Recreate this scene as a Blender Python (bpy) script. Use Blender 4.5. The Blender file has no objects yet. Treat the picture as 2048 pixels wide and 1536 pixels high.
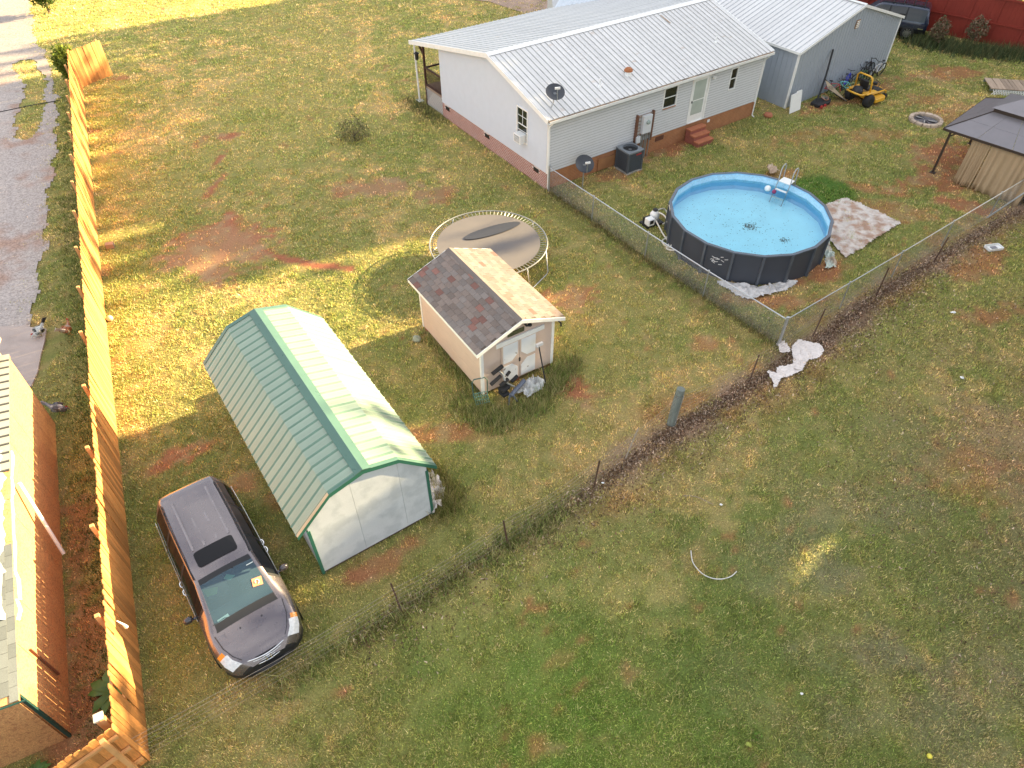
import bpy, math, random
import numpy as np
from mathutils import Vector, Matrix
random.seed(7)
rng = np.random.default_rng(11)
R = math.radians
sc = bpy.context.scene
# ---------------------------------------------------------------- camera
cd = bpy.data.cameras.new('camera'); cam = bpy.data.objects.new('camera', cd); sc.collection.objects.link(cam); sc.camera = cam
cd.sensor_width = 36.0; cd.lens = 24.533; cd.clip_start = 0.1; cd.clip_end = 2000
_p = R(45.003); _r = R(0.2747)
_right = Vector((1, 0, 0)); _fw = Vector((0, math.cos(_p), -math.sin(_p))); _dn = Vector((0, -math.sin(_p), -math.cos(_p)))
_rr = _right * math.cos(_r) + _dn * math.sin(_r); _dd = -_right * math.sin(_r) + _dn * math.cos(_r)
M = Matrix.Identity(4)
for i in range(3):
    M[i][0] = _rr[i]; M[i][1] = -_dd[i]; M[i][2] = -_fw[i]
M[0][3], M[1][3], M[2][3] = 0, 0, 15.96
cam.matrix_world = M
# ---------------------------------------------------------------- light
SUN_EL, SUN_AZ = R(16.6), R(28.5)
SD = Vector((math.cos(SUN_EL) * math.cos(SUN_AZ), math.cos(SUN_EL) * math.sin(SUN_AZ), math.sin(SUN_EL)))
w = bpy.data.worlds.new('World'); sc.world = w; w.use_nodes = True
nt = w.node_tree; N = nt.nodes; L = nt.links; N.clear()
sky = N.new('ShaderNodeTexSky'); sky.sky_type = 'NISHITA'; sky.sun_disc = False
sky.sun_elevation = SUN_EL; sky.sun_rotation = R(90) - SUN_AZ; sky.air_density = 1.0; sky.dust_density = 2.0
tc = N.new('ShaderNodeTexCoord'); mp = N.new('ShaderNodeMapping'); mp.inputs['Scale'].default_value = (1, 1, 2.2)
nz = N.new('ShaderNodeTexNoise'); nz.inputs['Scale'].default_value = 2.3; nz.inputs['Detail'].default_value = 6; nz.inputs['Roughness'].default_value = .55
cr = N.new('ShaderNodeValToRGB'); cr.color_ramp.elements[0].position = .36; cr.color_ramp.elements[1].position = .6
mx = N.new('ShaderNodeMix'); mx.data_type = 'RGBA'
mx.inputs[7].default_value = (7.0, 6.9, 6.85, 1)
ml = N.new('ShaderNodeMath'); ml.operation = 'MULTIPLY'; ml.inputs[1].default_value = .8
bg = N.new('ShaderNodeBackground'); bg.inputs['Strength'].default_value = .05
ow = N.new('ShaderNodeOutputWorld')
L.new(tc.outputs['Generated'], mp.inputs[0]); L.new(mp.outputs[0], nz.inputs['Vector']); L.new(nz.outputs['Fac'], cr.inputs[0]); L.new(cr.outputs[0], ml.inputs[0])
L.new(ml.outputs[0], mx.inputs[0]); L.new(sky.outputs[0], mx.inputs[6]); L.new(mx.outputs[2], bg.inputs[0]); L.new(bg.outputs[0], ow.inputs[0])
sl = bpy.data.lights.new('sun', 'SUN'); sl.energy = 4.3; sl.angle = R(.5); sl.color = (1, .79, .44)
so = bpy.data.objects.new('sun', sl); sc.collection.objects.link(so)
so.rotation_euler = SD.to_track_quat('Z', 'Y').to_euler(); so.location = SD * 60
sc.view_settings.view_transform = 'Standard'; sc.view_settings.look = 'None'; sc.view_settings.gamma = 1
sc.view_settings.exposure = 2.72
sc.view_settings.use_curve_mapping = False
sc.cycles.max_bounces = 6; sc.cycles.transparent_max_bounces = 12

# ---------------------------------------------------------------- helpers
class MB:
    def __init__(s): s.v = []; s.f = []; s.m = []
    def add(s, vs, fs, mi=0):
        o = len(s.v); s.v += [tuple(p) for p in vs]; s.f += [tuple(o + i for i in f) for f in fs]; s.m += [mi] * len(fs)
    def box(s, c, d, rz=0, mi=0, mat=None):
        x, y, z = d[0] / 2, d[1] / 2, d[2] / 2; ca, sa = math.cos(rz), math.sin(rz)
        vs = []
        for k in (-z, z):
            for (i, j) in ((-x, -y), (x, -y), (x, y), (-x, y)):
                p = Vector((i * ca - j * sa, i * sa + j * ca, k))
                if mat: p = mat @ Vector((i, j, k))
                vs.append((c[0] + p[0], c[1] + p[1], c[2] + p[2]))
        s.add(vs, [(3, 2, 1, 0), (4, 5, 6, 7), (0, 1, 5, 4), (1, 2, 6, 5), (2, 3, 7, 6), (3, 0, 4, 7)], mi)
    def bb(s, x0, x1, y0, y1, z0, z1, mi=0):
        s.box(((x0 + x1) / 2, (y0 + y1) / 2, (z0 + z1) / 2), (x1 - x0, y1 - y0, z1 - z0), 0, mi)
    def bar(s, a, b, w, h, up=(0, 0, 1), mi=0):
        a = Vector(a); b = Vector(b); d = b - a; l = d.length
        if l < 1e-6: return
        d = d / l; u = Vector(up)
        if abs(d.dot(u)) > .98: u = Vector((1, 0, 0))
        sx = d.cross(u).normalized(); sy = sx.cross(d)
        vs = []
        for p in (a, b):
            for (i, j) in ((-1, -1), (1, -1), (1, 1), (-1, 1)): vs.append(p + sx * (i * w / 2) + sy * (j * h / 2))
        s.add(vs, [(0, 1, 2, 3), (7, 6, 5, 4), (4, 5, 1, 0), (5, 6, 2, 1), (6, 7, 3, 2), (7, 4, 0, 3)], mi)
    def tube(s, pts, r, n=8, closed=False, mi=0, cap=True):
        pts = [Vector(p) for p in pts]; m = len(pts)
        rs = r if isinstance(r, (list, tuple)) else [r] * m
        prev = None; vs = []
        for i, p in enumerate(pts):
            if closed: d = pts[(i + 1) % m] - pts[i - 1]
            else: d = pts[min(i + 1, m - 1)] - pts[max(i - 1, 0)]
            d.normalize()
            if prev is None:
                u = Vector((0, 0, 1)) if abs(d.z) < .9 else Vector((1, 0, 0)); x = d.cross(u).normalized()
            else: x = (prev - d * prev.dot(d)).normalized()
            prev = x; y = d.cross(x)
            for k in range(n):
                a = 2 * math.pi * k / n; vs.append(p + (x * math.cos(a) + y * math.sin(a)) * rs[i])
        fs = []
        for i in range(m if closed else m - 1):
            j = (i + 1) % m
            for k in range(n):
                k2 = (k + 1) % n; fs.append((i * n + k, i * n + k2, j * n + k2, j * n + k))
        if cap and not closed:
            fs.append(tuple(reversed(range(n)))); fs.append(tuple((m - 1) * n + k for k in range(n)))
        s.add(vs, fs, mi)
    def lathe(s, prof, n=24, c=(0, 0, 0), mi=0, axis='z', cap=True):
        vs = []
        for (r, z) in prof:
            for k in range(n):
                a = 2 * math.pi * k / n; x, y = r * math.cos(a), r * math.sin(a)
                p = (x, y, z) if axis == 'z' else ((x, z, y) if axis == 'y' else (z, x, y))
                vs.append((c[0] + p[0], c[1] + p[1], c[2] + p[2]))
        fs = []
        for i in range(len(prof) - 1):
            for k in range(n):
                k2 = (k + 1) % n; fs.append((i * n + k, i * n + k2, (i + 1) * n + k2, (i + 1) * n + k))
        if cap: fs.append(tuple(reversed(range(n)))); fs.append(tuple((len(prof) - 1) * n + k for k in range(n)))
        s.add(vs, fs, mi)
    def prism(s, poly, t0, t1, f, mi=0):
        """poly 2D points, extruded between t0 and t1, f(u,v,t)->xyz"""
        n = len(poly); vs = [f(u, v, t0) for u, v in poly] + [f(u, v, t1) for u, v in poly]
        fs = [tuple(reversed(range(n))), tuple(range(n, 2 * n))] + [(i, (i + 1) % n, n + (i + 1) % n, n + i) for i in range(n)]
        s.add(vs, fs, mi)
    def mesh(s, name, mats, smooth=False):
        me = bpy.data.meshes.new(name); me.from_pydata(s.v, [], s.f)
        for m in (mats if isinstance(mats, (list, tuple)) else [mats]): me.materials.append(m)
        if any(s.m): me.polygons.foreach_set('material_index', s.m)
        if smooth: me.polygons.foreach_set('use_smooth', [True] * len(s.f))
        me.update(); return me
    def build(s, name, mats, parent=None, smooth=False, label=None, bevel=0):
        o = bpy.data.objects.new(name, s.mesh(name, mats, smooth)); sc.collection.objects.link(o)
        if parent: o.parent = parent
        if label: o['label'] = label
        if bevel:
            b = o.modifiers.new('bevel', 'BEVEL'); b.width = bevel; b.segments = 2; b.limit_method = 'ANGLE'; b.angle_limit = R(40)
        return o

def inst(name, me, parent, loc=(0, 0, 0), rot=(0, 0, 0), scale=(1, 1, 1)):
    o = bpy.data.objects.new(name, me); sc.collection.objects.link(o); o.parent = parent; o.location = loc; o.rotation_euler = rot; o.scale = scale; return o
def tag(o, label, cat, group=None, kind=None):
    o['label'] = label; o['category'] = cat
    if group: o['group'] = group
    if kind: o['kind'] = kind
    return o
def thing(name, label, cat, loc=(0, 0, 0), rz=0, group=None):
    o = bpy.data.objects.new(name, None); sc.collection.objects.link(o); o.empty_display_size = .3
    o.location = loc; o.rotation_euler = (0, 0, rz); return tag(o, label, cat, group)
def kids(o): return [c for c in sc.objects if c.parent == o]

def hexc(r, g, b):
    f = lambda c: (c / 255 / 12.92) if c / 255 < .04045 else ((c / 255 + .055) / 1.055) ** 2.4
    return (f(r), f(g), f(b), 1)
MATS = {}
def mat(name, col, rough=.7, metal=0, var=.12, scale=3, var2=None, fine=0, fscale=60, bump=0, bscale=40, rand=0, stretch=None, spec=.4, coat=0, alpha=1, trans=0, col2=None, c2pos=(.5, .62), c2scale=1.5, streak=None):
    if name in MATS: return MATS[name]
    m = bpy.data.materials.new(name); m.use_nodes = True; nt = m.node_tree; N = nt.nodes; L = nt.links
    b = N['Principled BSDF']; b.inputs['Roughness'].default_value = rough; b.inputs['Metallic'].default_value = metal
    b.inputs['Specular IOR Level'].default_value = spec; b.inputs['Coat Weight'].default_value = coat
    b.inputs['Transmission Weight'].default_value = trans; b.inputs['Alpha'].default_value = alpha
    tc = N.new('ShaderNodeTexCoord'); vec = tc.outputs['Object']
    if stretch:
        mp = N.new('ShaderNodeMapping'); mp.inputs['Scale'].default_value = stretch; L.new(vec, mp.inputs[0]); vec = mp.outputs[0]
    if rand:
        oi = N.new('ShaderNodeObjectInfo'); va = N.new('ShaderNodeVectorMath'); va.operation = 'ADD'; L.new(vec, va.inputs[0])
        vm = N.new('ShaderNodeVectorMath'); vm.operation = 'SCALE'; vm.inputs[0].default_value = (37, 17, 29); L.new(oi.outputs['Random'], vm.inputs['Scale']); L.new(vm.outputs[0], va.inputs[1]); vec = va.outputs[0]
    c = N.new('ShaderNodeRGB'); c.outputs[0].default_value = (*col[:3], 1); cur = c.outputs[0]
    def noise(sc_, det=5, v=vec):
        n = N.new('ShaderNodeTexNoise'); n.inputs['Scale'].default_value = sc_; n.inputs['Detail'].default_value = det; L.new(v, n.inputs['Vector']); return n.outputs['Fac']
    if col2:
        rp = N.new('ShaderNodeValToRGB'); rp.color_ramp.elements[0].position = c2pos[0]; rp.color_ramp.elements[1].position = c2pos[1]
        L.new(noise(c2scale, 7), rp.inputs[0]); mm = N.new('ShaderNodeMix'); mm.data_type = 'RGBA'; L.new(rp.outputs[0], mm.inputs[0]); L.new(cur, mm.inputs[6]); mm.inputs[7].default_value = (*col2[:3], 1); cur = mm.outputs[2]
    def vary(fac_out, amt):
        nonlocal cur
        mr = N.new('ShaderNodeMapRange'); mr.inputs['From Min'].default_value = .25; mr.inputs['From Max'].default_value = .75
        mr.inputs['To Min'].default_value = 1 - amt; mr.inputs['To Max'].default_value = 1 + amt; L.new(fac_out, mr.inputs['Value'])
        vm = N.new('ShaderNodeVectorMath'); vm.operation = 'SCALE'; L.new(cur, vm.inputs[0]); L.new(mr.outputs[0], vm.inputs['Scale']); cur = vm.outputs[0]
    if var: vary(noise(scale), var)
    if fine: vary(noise(fscale, 3), fine)
    if rand: vary(oi.outputs['Random'], rand * .6)
    L.new(cur, b.inputs['Base Color'])
    if bump:
        bp = N.new('ShaderNodeBump'); bp.inputs['Strength'].default_value = bump; bp.inputs['Distance'].default_value = .02; L.new(noise(bscale, 4), bp.inputs['Height']); L.new(bp.outputs[0], b.inputs['Normal'])
    rv = N.new('ShaderNodeMapRange'); rv.inputs['To Min'].default_value = max(.02, rough - .08); rv.inputs['To Max'].default_value = min(1, rough + .08); L.new(noise(scale * 2), rv.inputs['Value']); L.new(rv.outputs[0], b.inputs['Roughness'])
    MATS[name] = m; return m
def attrmat(name, rough=.9, trans=0, fine=.35, fscale=30, bump=.6, sp=.1):
    m = bpy.data.materials.new(name); m.use_nodes = True; nt = m.node_tree; N = nt.nodes; L = nt.links
    b = N['Principled BSDF']; b.inputs['Roughness'].default_value = rough; b.inputs['Specular IOR Level'].default_value = sp
    a = N.new('ShaderNodeAttribute'); a.attribute_name = 'col'; cur = a.outputs['Color']
    if fine:
        g = N.new('ShaderNodeNewGeometry')
        n = N.new('ShaderNodeTexNoise'); n.inputs['Scale'].default_value = fscale; n.inputs['Detail'].default_value = 5; n.inputs['Roughness'].default_value = .7; L.new(g.outputs['Position'], n.inputs['Vector'])
        mr = N.new('ShaderNodeMapRange'); mr.inputs['From Min'].default_value = .3; mr.inputs['From Max'].default_value = .7; mr.inputs['To Min'].default_value = 1 - fine; mr.inputs['To Max'].default_value = 1 + fine; L.new(n.outputs['Fac'], mr.inputs['Value'])
        vm = N.new('ShaderNodeVectorMath'); vm.operation = 'SCALE'; L.new(cur, vm.inputs[0]); L.new(mr.outputs[0], vm.inputs['Scale']); cur = vm.outputs[0]
        bp = N.new('ShaderNodeBump'); bp.inputs['Strength'].default_value = bump; bp.inputs['Distance'].default_value = .03; L.new(n.outputs['Fac'], bp.inputs['Height']); L.new(bp.outputs[0], b.inputs['Normal'])
    L.new(cur, b.inputs['Base Color'])
    if trans:
        tr = N.new('ShaderNodeBsdfTranslucent'); L.new(cur, tr.inputs[0]); ms = N.new('ShaderNodeMixShader'); ms.inputs[0].default_value = trans
        L.new(b.outputs[0], ms.inputs[1]); L.new(tr.outputs[0], ms.inputs[2]); L.new(ms.outputs[0], N['Material Output'].inputs[0])
    return m

# numpy value noise
_tab = rng.random((256, 256))
def vn(x, y, s, sd=0):
    x = x / s + sd * 17.3; y = y / s + sd * 9.7; xi = np.floor(x).astype(int); yi = np.floor(y).astype(int); fx = x - xi; fy = y - yi
    fx = fx * fx * (3 - 2 * fx); fy = fy * fy * (3 - 2 * fy); g = lambda a, b: _tab[a % 256, b % 256]
    return (g(xi, yi) * (1 - fx) + g(xi + 1, yi) * fx) * (1 - fy) + (g(xi, yi + 1) * (1 - fx) + g(xi + 1, yi + 1) * fx) * fy
def fbm(x, y, s, sd=0, o=4):
    t = 0; a = .5; n = 0
    for i in range(o): t = t + a * vn(x, y, s / 2 ** i, sd + i * 3); n += a; a *= .6
    return t / n
def sstep(a, b, v): t = np.clip((v - a) / (b - a), 0, 1); return t * t * (3 - 2 * t)
def dpoly(x, y, pts):
    d = np.full(x.shape, 1e9)
    for (a, b) in zip(pts[:-1], pts[1:]):
        ax, ay = a; bx, by = b; vx, vy = bx - ax, by - ay; t = np.clip(((x - ax) * vx + (y - ay) * vy) / (vx * vx + vy * vy), 0, 1)
        d = np.minimum(d, np.hypot(x - ax - t * vx, y - ay - t * vy))
    return d

# ---------------------------------------------------------------- ground colour map (albedo of soil, dead and green grass)
CLAY = [  # x, y, rx, ry, angle, strength
    (-11.9, 23.6, 2.1, 2.3, .2, .85), (-10.9, 24.5, 1.2, .5, -.5, .9), (-14.2, 33.7, .6, .35, .3, .9), (-13.9, 31.2, .22, .8, -.1, .9), (-13.4, 28.8, .22, 1.0, -.1, .9), (-15.4, 33.2, .3, .9, -.2, .5),
    (-5.9, 28.5, 2.0, 1.0, .1, .8), (-3.3, 27.8, 1.1, .8, 0, .75), (2.0, 20.4, 1.1, .8, 0, .75), (1.9, 16.0, .45, 1.2, .3, .85), (-1.8, 13.9, 1.6, .35, .1, .6), (-9.7, 13.1, .9, .35, .6, .8),
    (-3.9, 9.1, .4, .2, 0, .8), (-3.3, 9.5, 1.2, .35, .55, .6), (.5, 8.2, .28, .25, 0, .95), (-3.85, 6.25, .22, .2, 0, .9), (2.6, 6.55, .2, .3, 0, .8), (.6, 5.1, .3, .25, 0, .75), (1.2, 7.0, .3, .3, 0, .4),
    (19.5, 29.0, 2.2, 1.1, .3, .75), (16.7, 26.4, 2.3, .8, -.3, .5), (25.4, 41.2, 2.2, 1.2, .2, .65), (19.7, 26.7, 1.6, .6, -.6, .8), (21.3, 31.3, 2.2, 1.6, .2, .8), (7.6, 32.3, 2.3, .9, .6, .8), (5.0, 29.8, 1.2, .7, .6, .6),
    (11.6, 21.9, 1.5, .6, .4, .75), (9.5, 20.2, 2.0, .5, 0, .6), (18.2, 22.6, 1.8, .9, .6, .6), (13.0, 12.2, 1.6, 1.2, .2, .35), (17.0, 19.3, 1.2, .6, .3, .6), (22.5, 37.6, 1.5, .8, .3, .5), (-22.6, 41.1, .6, .3, 0, .6),
    (-21.5, 34.3, .5, .4, 0, .6), (-16.0, 22.3, .5, .5, 0, .5), (-10.3, 7.8, .5, 2.0, .45, .6), (-9.5, 5.6, .8, 1.2, .3, .7), (-11.6, 10.5, .5, 1.6, .45, .6), (19.6, 38.6, 3.0, .7, .6, .6), (16.5, 37.0, 1.2, .6, .6, .7),
    (24, 36, 2.5, 1.0, .2, .4), (18, 33.5, 1.8, .9, .2, .4), (15, 33.5, 2.2, .8, .4, .35), (12.5, 29.6, 1.3, .4, .3, .5), (15.2, 28.5, 2.6, .5, -.4, .55), (4.8, 9.6, .7, .5, 0, .3), (-8.2, 11.8, 1.0, .4, .5, .5), (6.5, 17.9, .5, .4, 0, .5),
    (-6.5, 11.6, .3, .6, 0, .4), (27, 46, 4, 1, -.4, .4), (3, 30.1, 1.4, .35, .6, .5)]
ARCS = [([(-11.1, 24.35), (-9.2, 23.1), (-7.8, 22.6), (-6.3, 22.3)], .16), ([(-12.1, 26.3), (-11.4, 24.4), (-11.7, 21.8)], .22), ([(-11.0, 24.4), (-9.9, 24.6)], .14)]
LITTER = [(-3.85, 7.29), (-2.19, 8.56), (-.2, 9.98), (2.17, 11.74), (4.78, 13.85), (7.67, 15.86), (10.61, 18.03), (13.14, 20.22), (16.07, 22.39), (21.78, 26.3), (30, 32)]
CLINE = [(1.68, 28.2), (3.39, 25.73), (5.25, 22.81), (7.16, 20.57), (9.1, 17.78)]
DRIVE = [(-37, 60), (-34.78, 55.53), (-30.35, 47.39), (-27.59, 43.18), (-24.76, 38.14), (-22.16, 32.29), (-20.23, 27.57), (-18.64, 23.7), (-17.5, 20.46), (-16.9, 18.7)]
def col(*c): return np.array(c)
TAN = col(.30, .215, .095); GRN = col(.105, .138, .034); OLV = col(.185, .168, .058); CLY = col(.31, .115, .062); BRN = col(.15, .088, .055); DRY = col(.33, .25, .14); LIT = col(.20, .125, .09)
def mixc(a, b, t): return a + (b - a) * np.clip(t, 0, 1)[:, None]
def lawn(x, y):
    n1 = fbm(x, y, 5.0, 1); n2 = fbm(x, y, 1.3, 2); n3 = fbm(x, y, .35, 3, 3); n4 = fbm(x, y, 9, 5, 3)
    c = np.tile(OLV, (len(x), 1))
    g = sstep(.42, .62, .32 * n1 + .38 * n2 + .3 * n3 + .06 * (x + y * .0 > 4))
    c = mixc(c, GRN[None], g * .62)
    t = sstep(.5, .66, .4 * fbm(x, y, 4, 8) + .35 * fbm(x, y, 1.1, 9) + .25 * fbm(x, y, .3, 10, 2))
    c = mixc(c, TAN[None], t * .72)
    gb = np.exp(-((x - 1.2) ** 2 + (y - 5.0) ** 2) / 14.0); c = mixc(c, c * col(.88, 1.14, .75), gb)
    rb = np.exp(-((x - 9.5) ** 2 + (y - 8.0) ** 2) / 16.0) * sstep(.4, .6, fbm(x, y, 1.6, 90)); c = mixc(c, col(.19, .15, .10)[None], rb * .7)
    # side strip between fence and the unfinished building is greener and darker; far field is yellower
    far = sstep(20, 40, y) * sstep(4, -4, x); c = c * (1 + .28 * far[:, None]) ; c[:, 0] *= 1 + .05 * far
    br = sstep(8, 16, x) * sstep(20, 12, y); c = mixc(c, LIT[None], br * .55 * sstep(.35, .6, fbm(x, y, 2.2, 14)))
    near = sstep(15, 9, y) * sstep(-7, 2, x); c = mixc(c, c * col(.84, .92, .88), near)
    bare = np.zeros(len(x)); n6 = fbm(x, y, .16, 6, 2)
    for (cx, cy, rx, ry, a, s) in CLAY:
        m = (np.abs(x - cx) < 5) & (np.abs(y - cy) < 5)
        if not m.any(): continue
        dx, dy = x[m] - cx, y[m] - cy; u = (dx * math.cos(a) + dy * math.sin(a)) / rx; v = (-dx * math.sin(a) + dy * math.cos(a)) / ry
        d = np.sqrt(u * u + v * v) + (n2[m] - .5) * .9 + (n3[m] - .5) * 1.3 + (n6[m] - .5) * .7
        bare[m] = np.maximum(bare[m], s * (.62 if cy < 10 and cx > -2 else 1) * sstep(1.12, .62, d))
    for pts, wd in ARCS: bare = np.maximum(bare, 1.0 * sstep(wd * 1.8, wd * .6, dpoly(x, y, pts) + (n3 - .5) * .3))
    sp = sstep(.66, .76, .5 * fbm(x, y, 1.0, 21) + .5 * fbm(x, y, .3, 22, 2)) * .5; bare = np.maximum(bare, sp)
    ccl = mixc(np.tile(CLY, (len(x), 1)), DRY[None], sstep(.5, .68, fbm(x, y, .5, 31)) * .6)
    big = sstep(2.6, 1.2, np.hypot(x + 11.9, y - 23.4)) + sstep(3.2, 1.2, np.hypot(x + 5, y - 28.3)); ccl = mixc(ccl, DRY[None], big * .45)
    c = mixc(c, ccl, bare)
    dl = dpoly(x, y, LITTER); side = sstep(-.4, .6, (x * .76 - y * .0 + 0) * 0 + 1)
    lt = sstep(.85, .1, dl + (n2 - .5) * 1.2) * sstep(-1.5, 5, x - 0 * y)
    c = mixc(c, LIT[None] * (.8 + .7 * n3[:, None]), lt * .85)
    d2 = dl; red = sstep(.45, .8, n2) * sstep(1.9, .5, dl) * sstep(.1, .5, dl) * sstep(0, 4, x); c = mixc(c, CLY[None] * .75, red * .6)
    dc = dpoly(x, y, CLINE); c = mixc(c, c * col(.55, .62, .5), sstep(.9, .2, np.abs(dc - .55) + (n3 - .5) * .5) * .6)
    lush = sstep(1.1, .7, np.hypot((x - 14.0) / 1.5, (y - 28.0) / 1.6) + (n3 - .5) * .3); c = mixc(c, col(.06, .115, .02)[None], lush)
    bare = np.maximum(bare, lt * .8)
    return c, bare

# ---------------------------------------------------------------- ground sheet
xs = np.concatenate([np.array([-900, -400, -200, -100, -70, -55]), np.arange(-44, 44.01, .2), np.array([55, 70, 100, 200, 400, 900])])
ys = np.concatenate([np.array([-900, -300, -100, -40, -15, -5]), np.arange(1, 64.01, .2), np.array([70, 90, 130, 250, 500, 900])])
X, Y = np.meshgrid(xs, ys); X = X.ravel(); Y = Y.ravel(); nx, ny = len(xs), len(ys)
Z = (fbm(X, Y, .9, 40, 3) - .5) * .05 * ((np.abs(X) < 44) & (Y > 1) & (Y < 64))
me = bpy.data.meshes.new('ground'); me.vertices.add(nx * ny); me.vertices.foreach_set('co', np.stack([X, Y, Z], 1).ravel())
ii, jj = np.meshgrid(np.arange(nx - 1), np.arange(ny - 1)); a = (jj * nx + ii).ravel(); F = np.stack([a, a + 1, a + nx + 1, a + nx], 1)
me.loops.add(F.size); me.loops.foreach_set('vertex_index', F.ravel()); me.polygons.add(len(F)); me.polygons.foreach_set('loop_start', np.arange(0, F.size, 4)); me.polygons.foreach_set('loop_total', np.full(len(F), 4))
me.polygons.foreach_set('use_smooth', np.ones(len(F), bool)); me.update()
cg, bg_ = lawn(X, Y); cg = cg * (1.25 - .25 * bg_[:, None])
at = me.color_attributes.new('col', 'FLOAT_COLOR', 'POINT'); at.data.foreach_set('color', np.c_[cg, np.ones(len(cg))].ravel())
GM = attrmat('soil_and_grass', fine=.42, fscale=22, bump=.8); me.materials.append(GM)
gr = bpy.data.objects.new('ground', me); sc.collection.objects.link(gr); gr['kind'] = 'structure'

# driveway, gravel and red clay, with a grass strip in the middle
def inside_drive(x, y):
    xe = np.interp(y, [p[1] for p in DRIVE[::-1]], [p[0] for p in DRIVE[::-1]])
    return xe - x + (fbm(x, y, .8, 50) - .5) * .9
gy = np.arange(18.5, 62, .11); gu = np.arange(0, 18, .11)
UU, YY = np.meshgrid(gu, gy); xe = np.interp(YY.ravel(), [p[1] for p in DRIVE[::-1]], [p[0] for p in DRIVE[::-1]])
XX = xe - UU.ravel() + 0.4; YY = YY.ravel(); keep = inside_drive(XX, YY)
nx2 = len(gu); a = (np.arange(len(gy) - 1)[:, None] * nx2 + np.arange(nx2 - 1)[None]).ravel(); F = np.stack([a, a + nx2, a + nx2 + 1, a + 1], 1)
STRIP = [(-29.2, 43.3), (-27.0, 40.2), (-25.9, 37.6), (-24.5, 33.9)]
ds = dpoly(XX, YY, STRIP) + (fbm(XX, YY, .6, 60) - .5) * .7
spots = fbm(XX, YY, 1.6, 61) * .6 + fbm(XX, YY, .4, 62) * .4
hole = (keep < 0) | (ds < .5) | ((spots > .70) & (YY < 27))
F = F[~(hole[F].any(1))]
used = np.unique(F); rm = -np.ones(len(XX), int); rm[used] = np.arange(len(used)); F = rm[F]; XX, YY = XX[used], YY[used]
me = bpy.data.meshes.new('gravel_driveway'); me.from_pydata(np.stack([XX, YY, np.full(len(XX), .034)], 1).tolist(), [], F.tolist())
gc = np.tile(col(.42, .365, .335), (len(XX), 1)); gc = mixc(gc, col(.36, .22, .16)[None], sstep(.5, .7, .6 * fbm(XX, YY, 3, 70) + .4 * fbm(XX, YY, .7, 71)) * .8); gc = mixc(gc, col(.34, .29, .26)[None], sstep(36, 44, YY) * .8)
at = me.color_attributes.new('col', 'FLOAT_COLOR', 'POINT'); at.data.foreach_set('color', np.c_[gc, np.ones(len(gc))].ravel())
me.materials.append(attrmat('gravel', fine=.45, fscale=14, bump=.7)); o = bpy.data.objects.new('gravel_driveway', me); sc.collection.objects.link(o); o['kind'] = 'structure'
mb = MB(); mb.add([(-6, 60, .03), (-5.5, 56, .03), (-1.5, 54.6, .03), (1.2, 51.8, .03), (3.5, 52, .03), (9, 54, .03), (12, 60, .03)], [(0, 1, 2, 3, 4, 5, 6)])
o = mb.build('dirt_road', mat('dirt', (.36, .25, .19), .95, var=.25, scale=1.2, fine=.25, fscale=14)); o['kind'] = 'structure'
mb = MB(); mb.prism([(-17.6, 15.9), (-15.5, 15.9), (-15.62, 16.6), (-15.9, 17.4), (-16.1, 18.1), (-16.35, 18.75), (-17.2, 18.9), (-18.2, 18.9), (-18.4, 15.9)], .0, .06, lambda u, v, t: (u, v, t))
o = mb.build('concrete_pad', mat('concrete', (.42, .34, .30), .9, var=.15, scale=2, fine=.15, fscale=50, bump=.2)); o['kind'] = 'structure'

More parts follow.
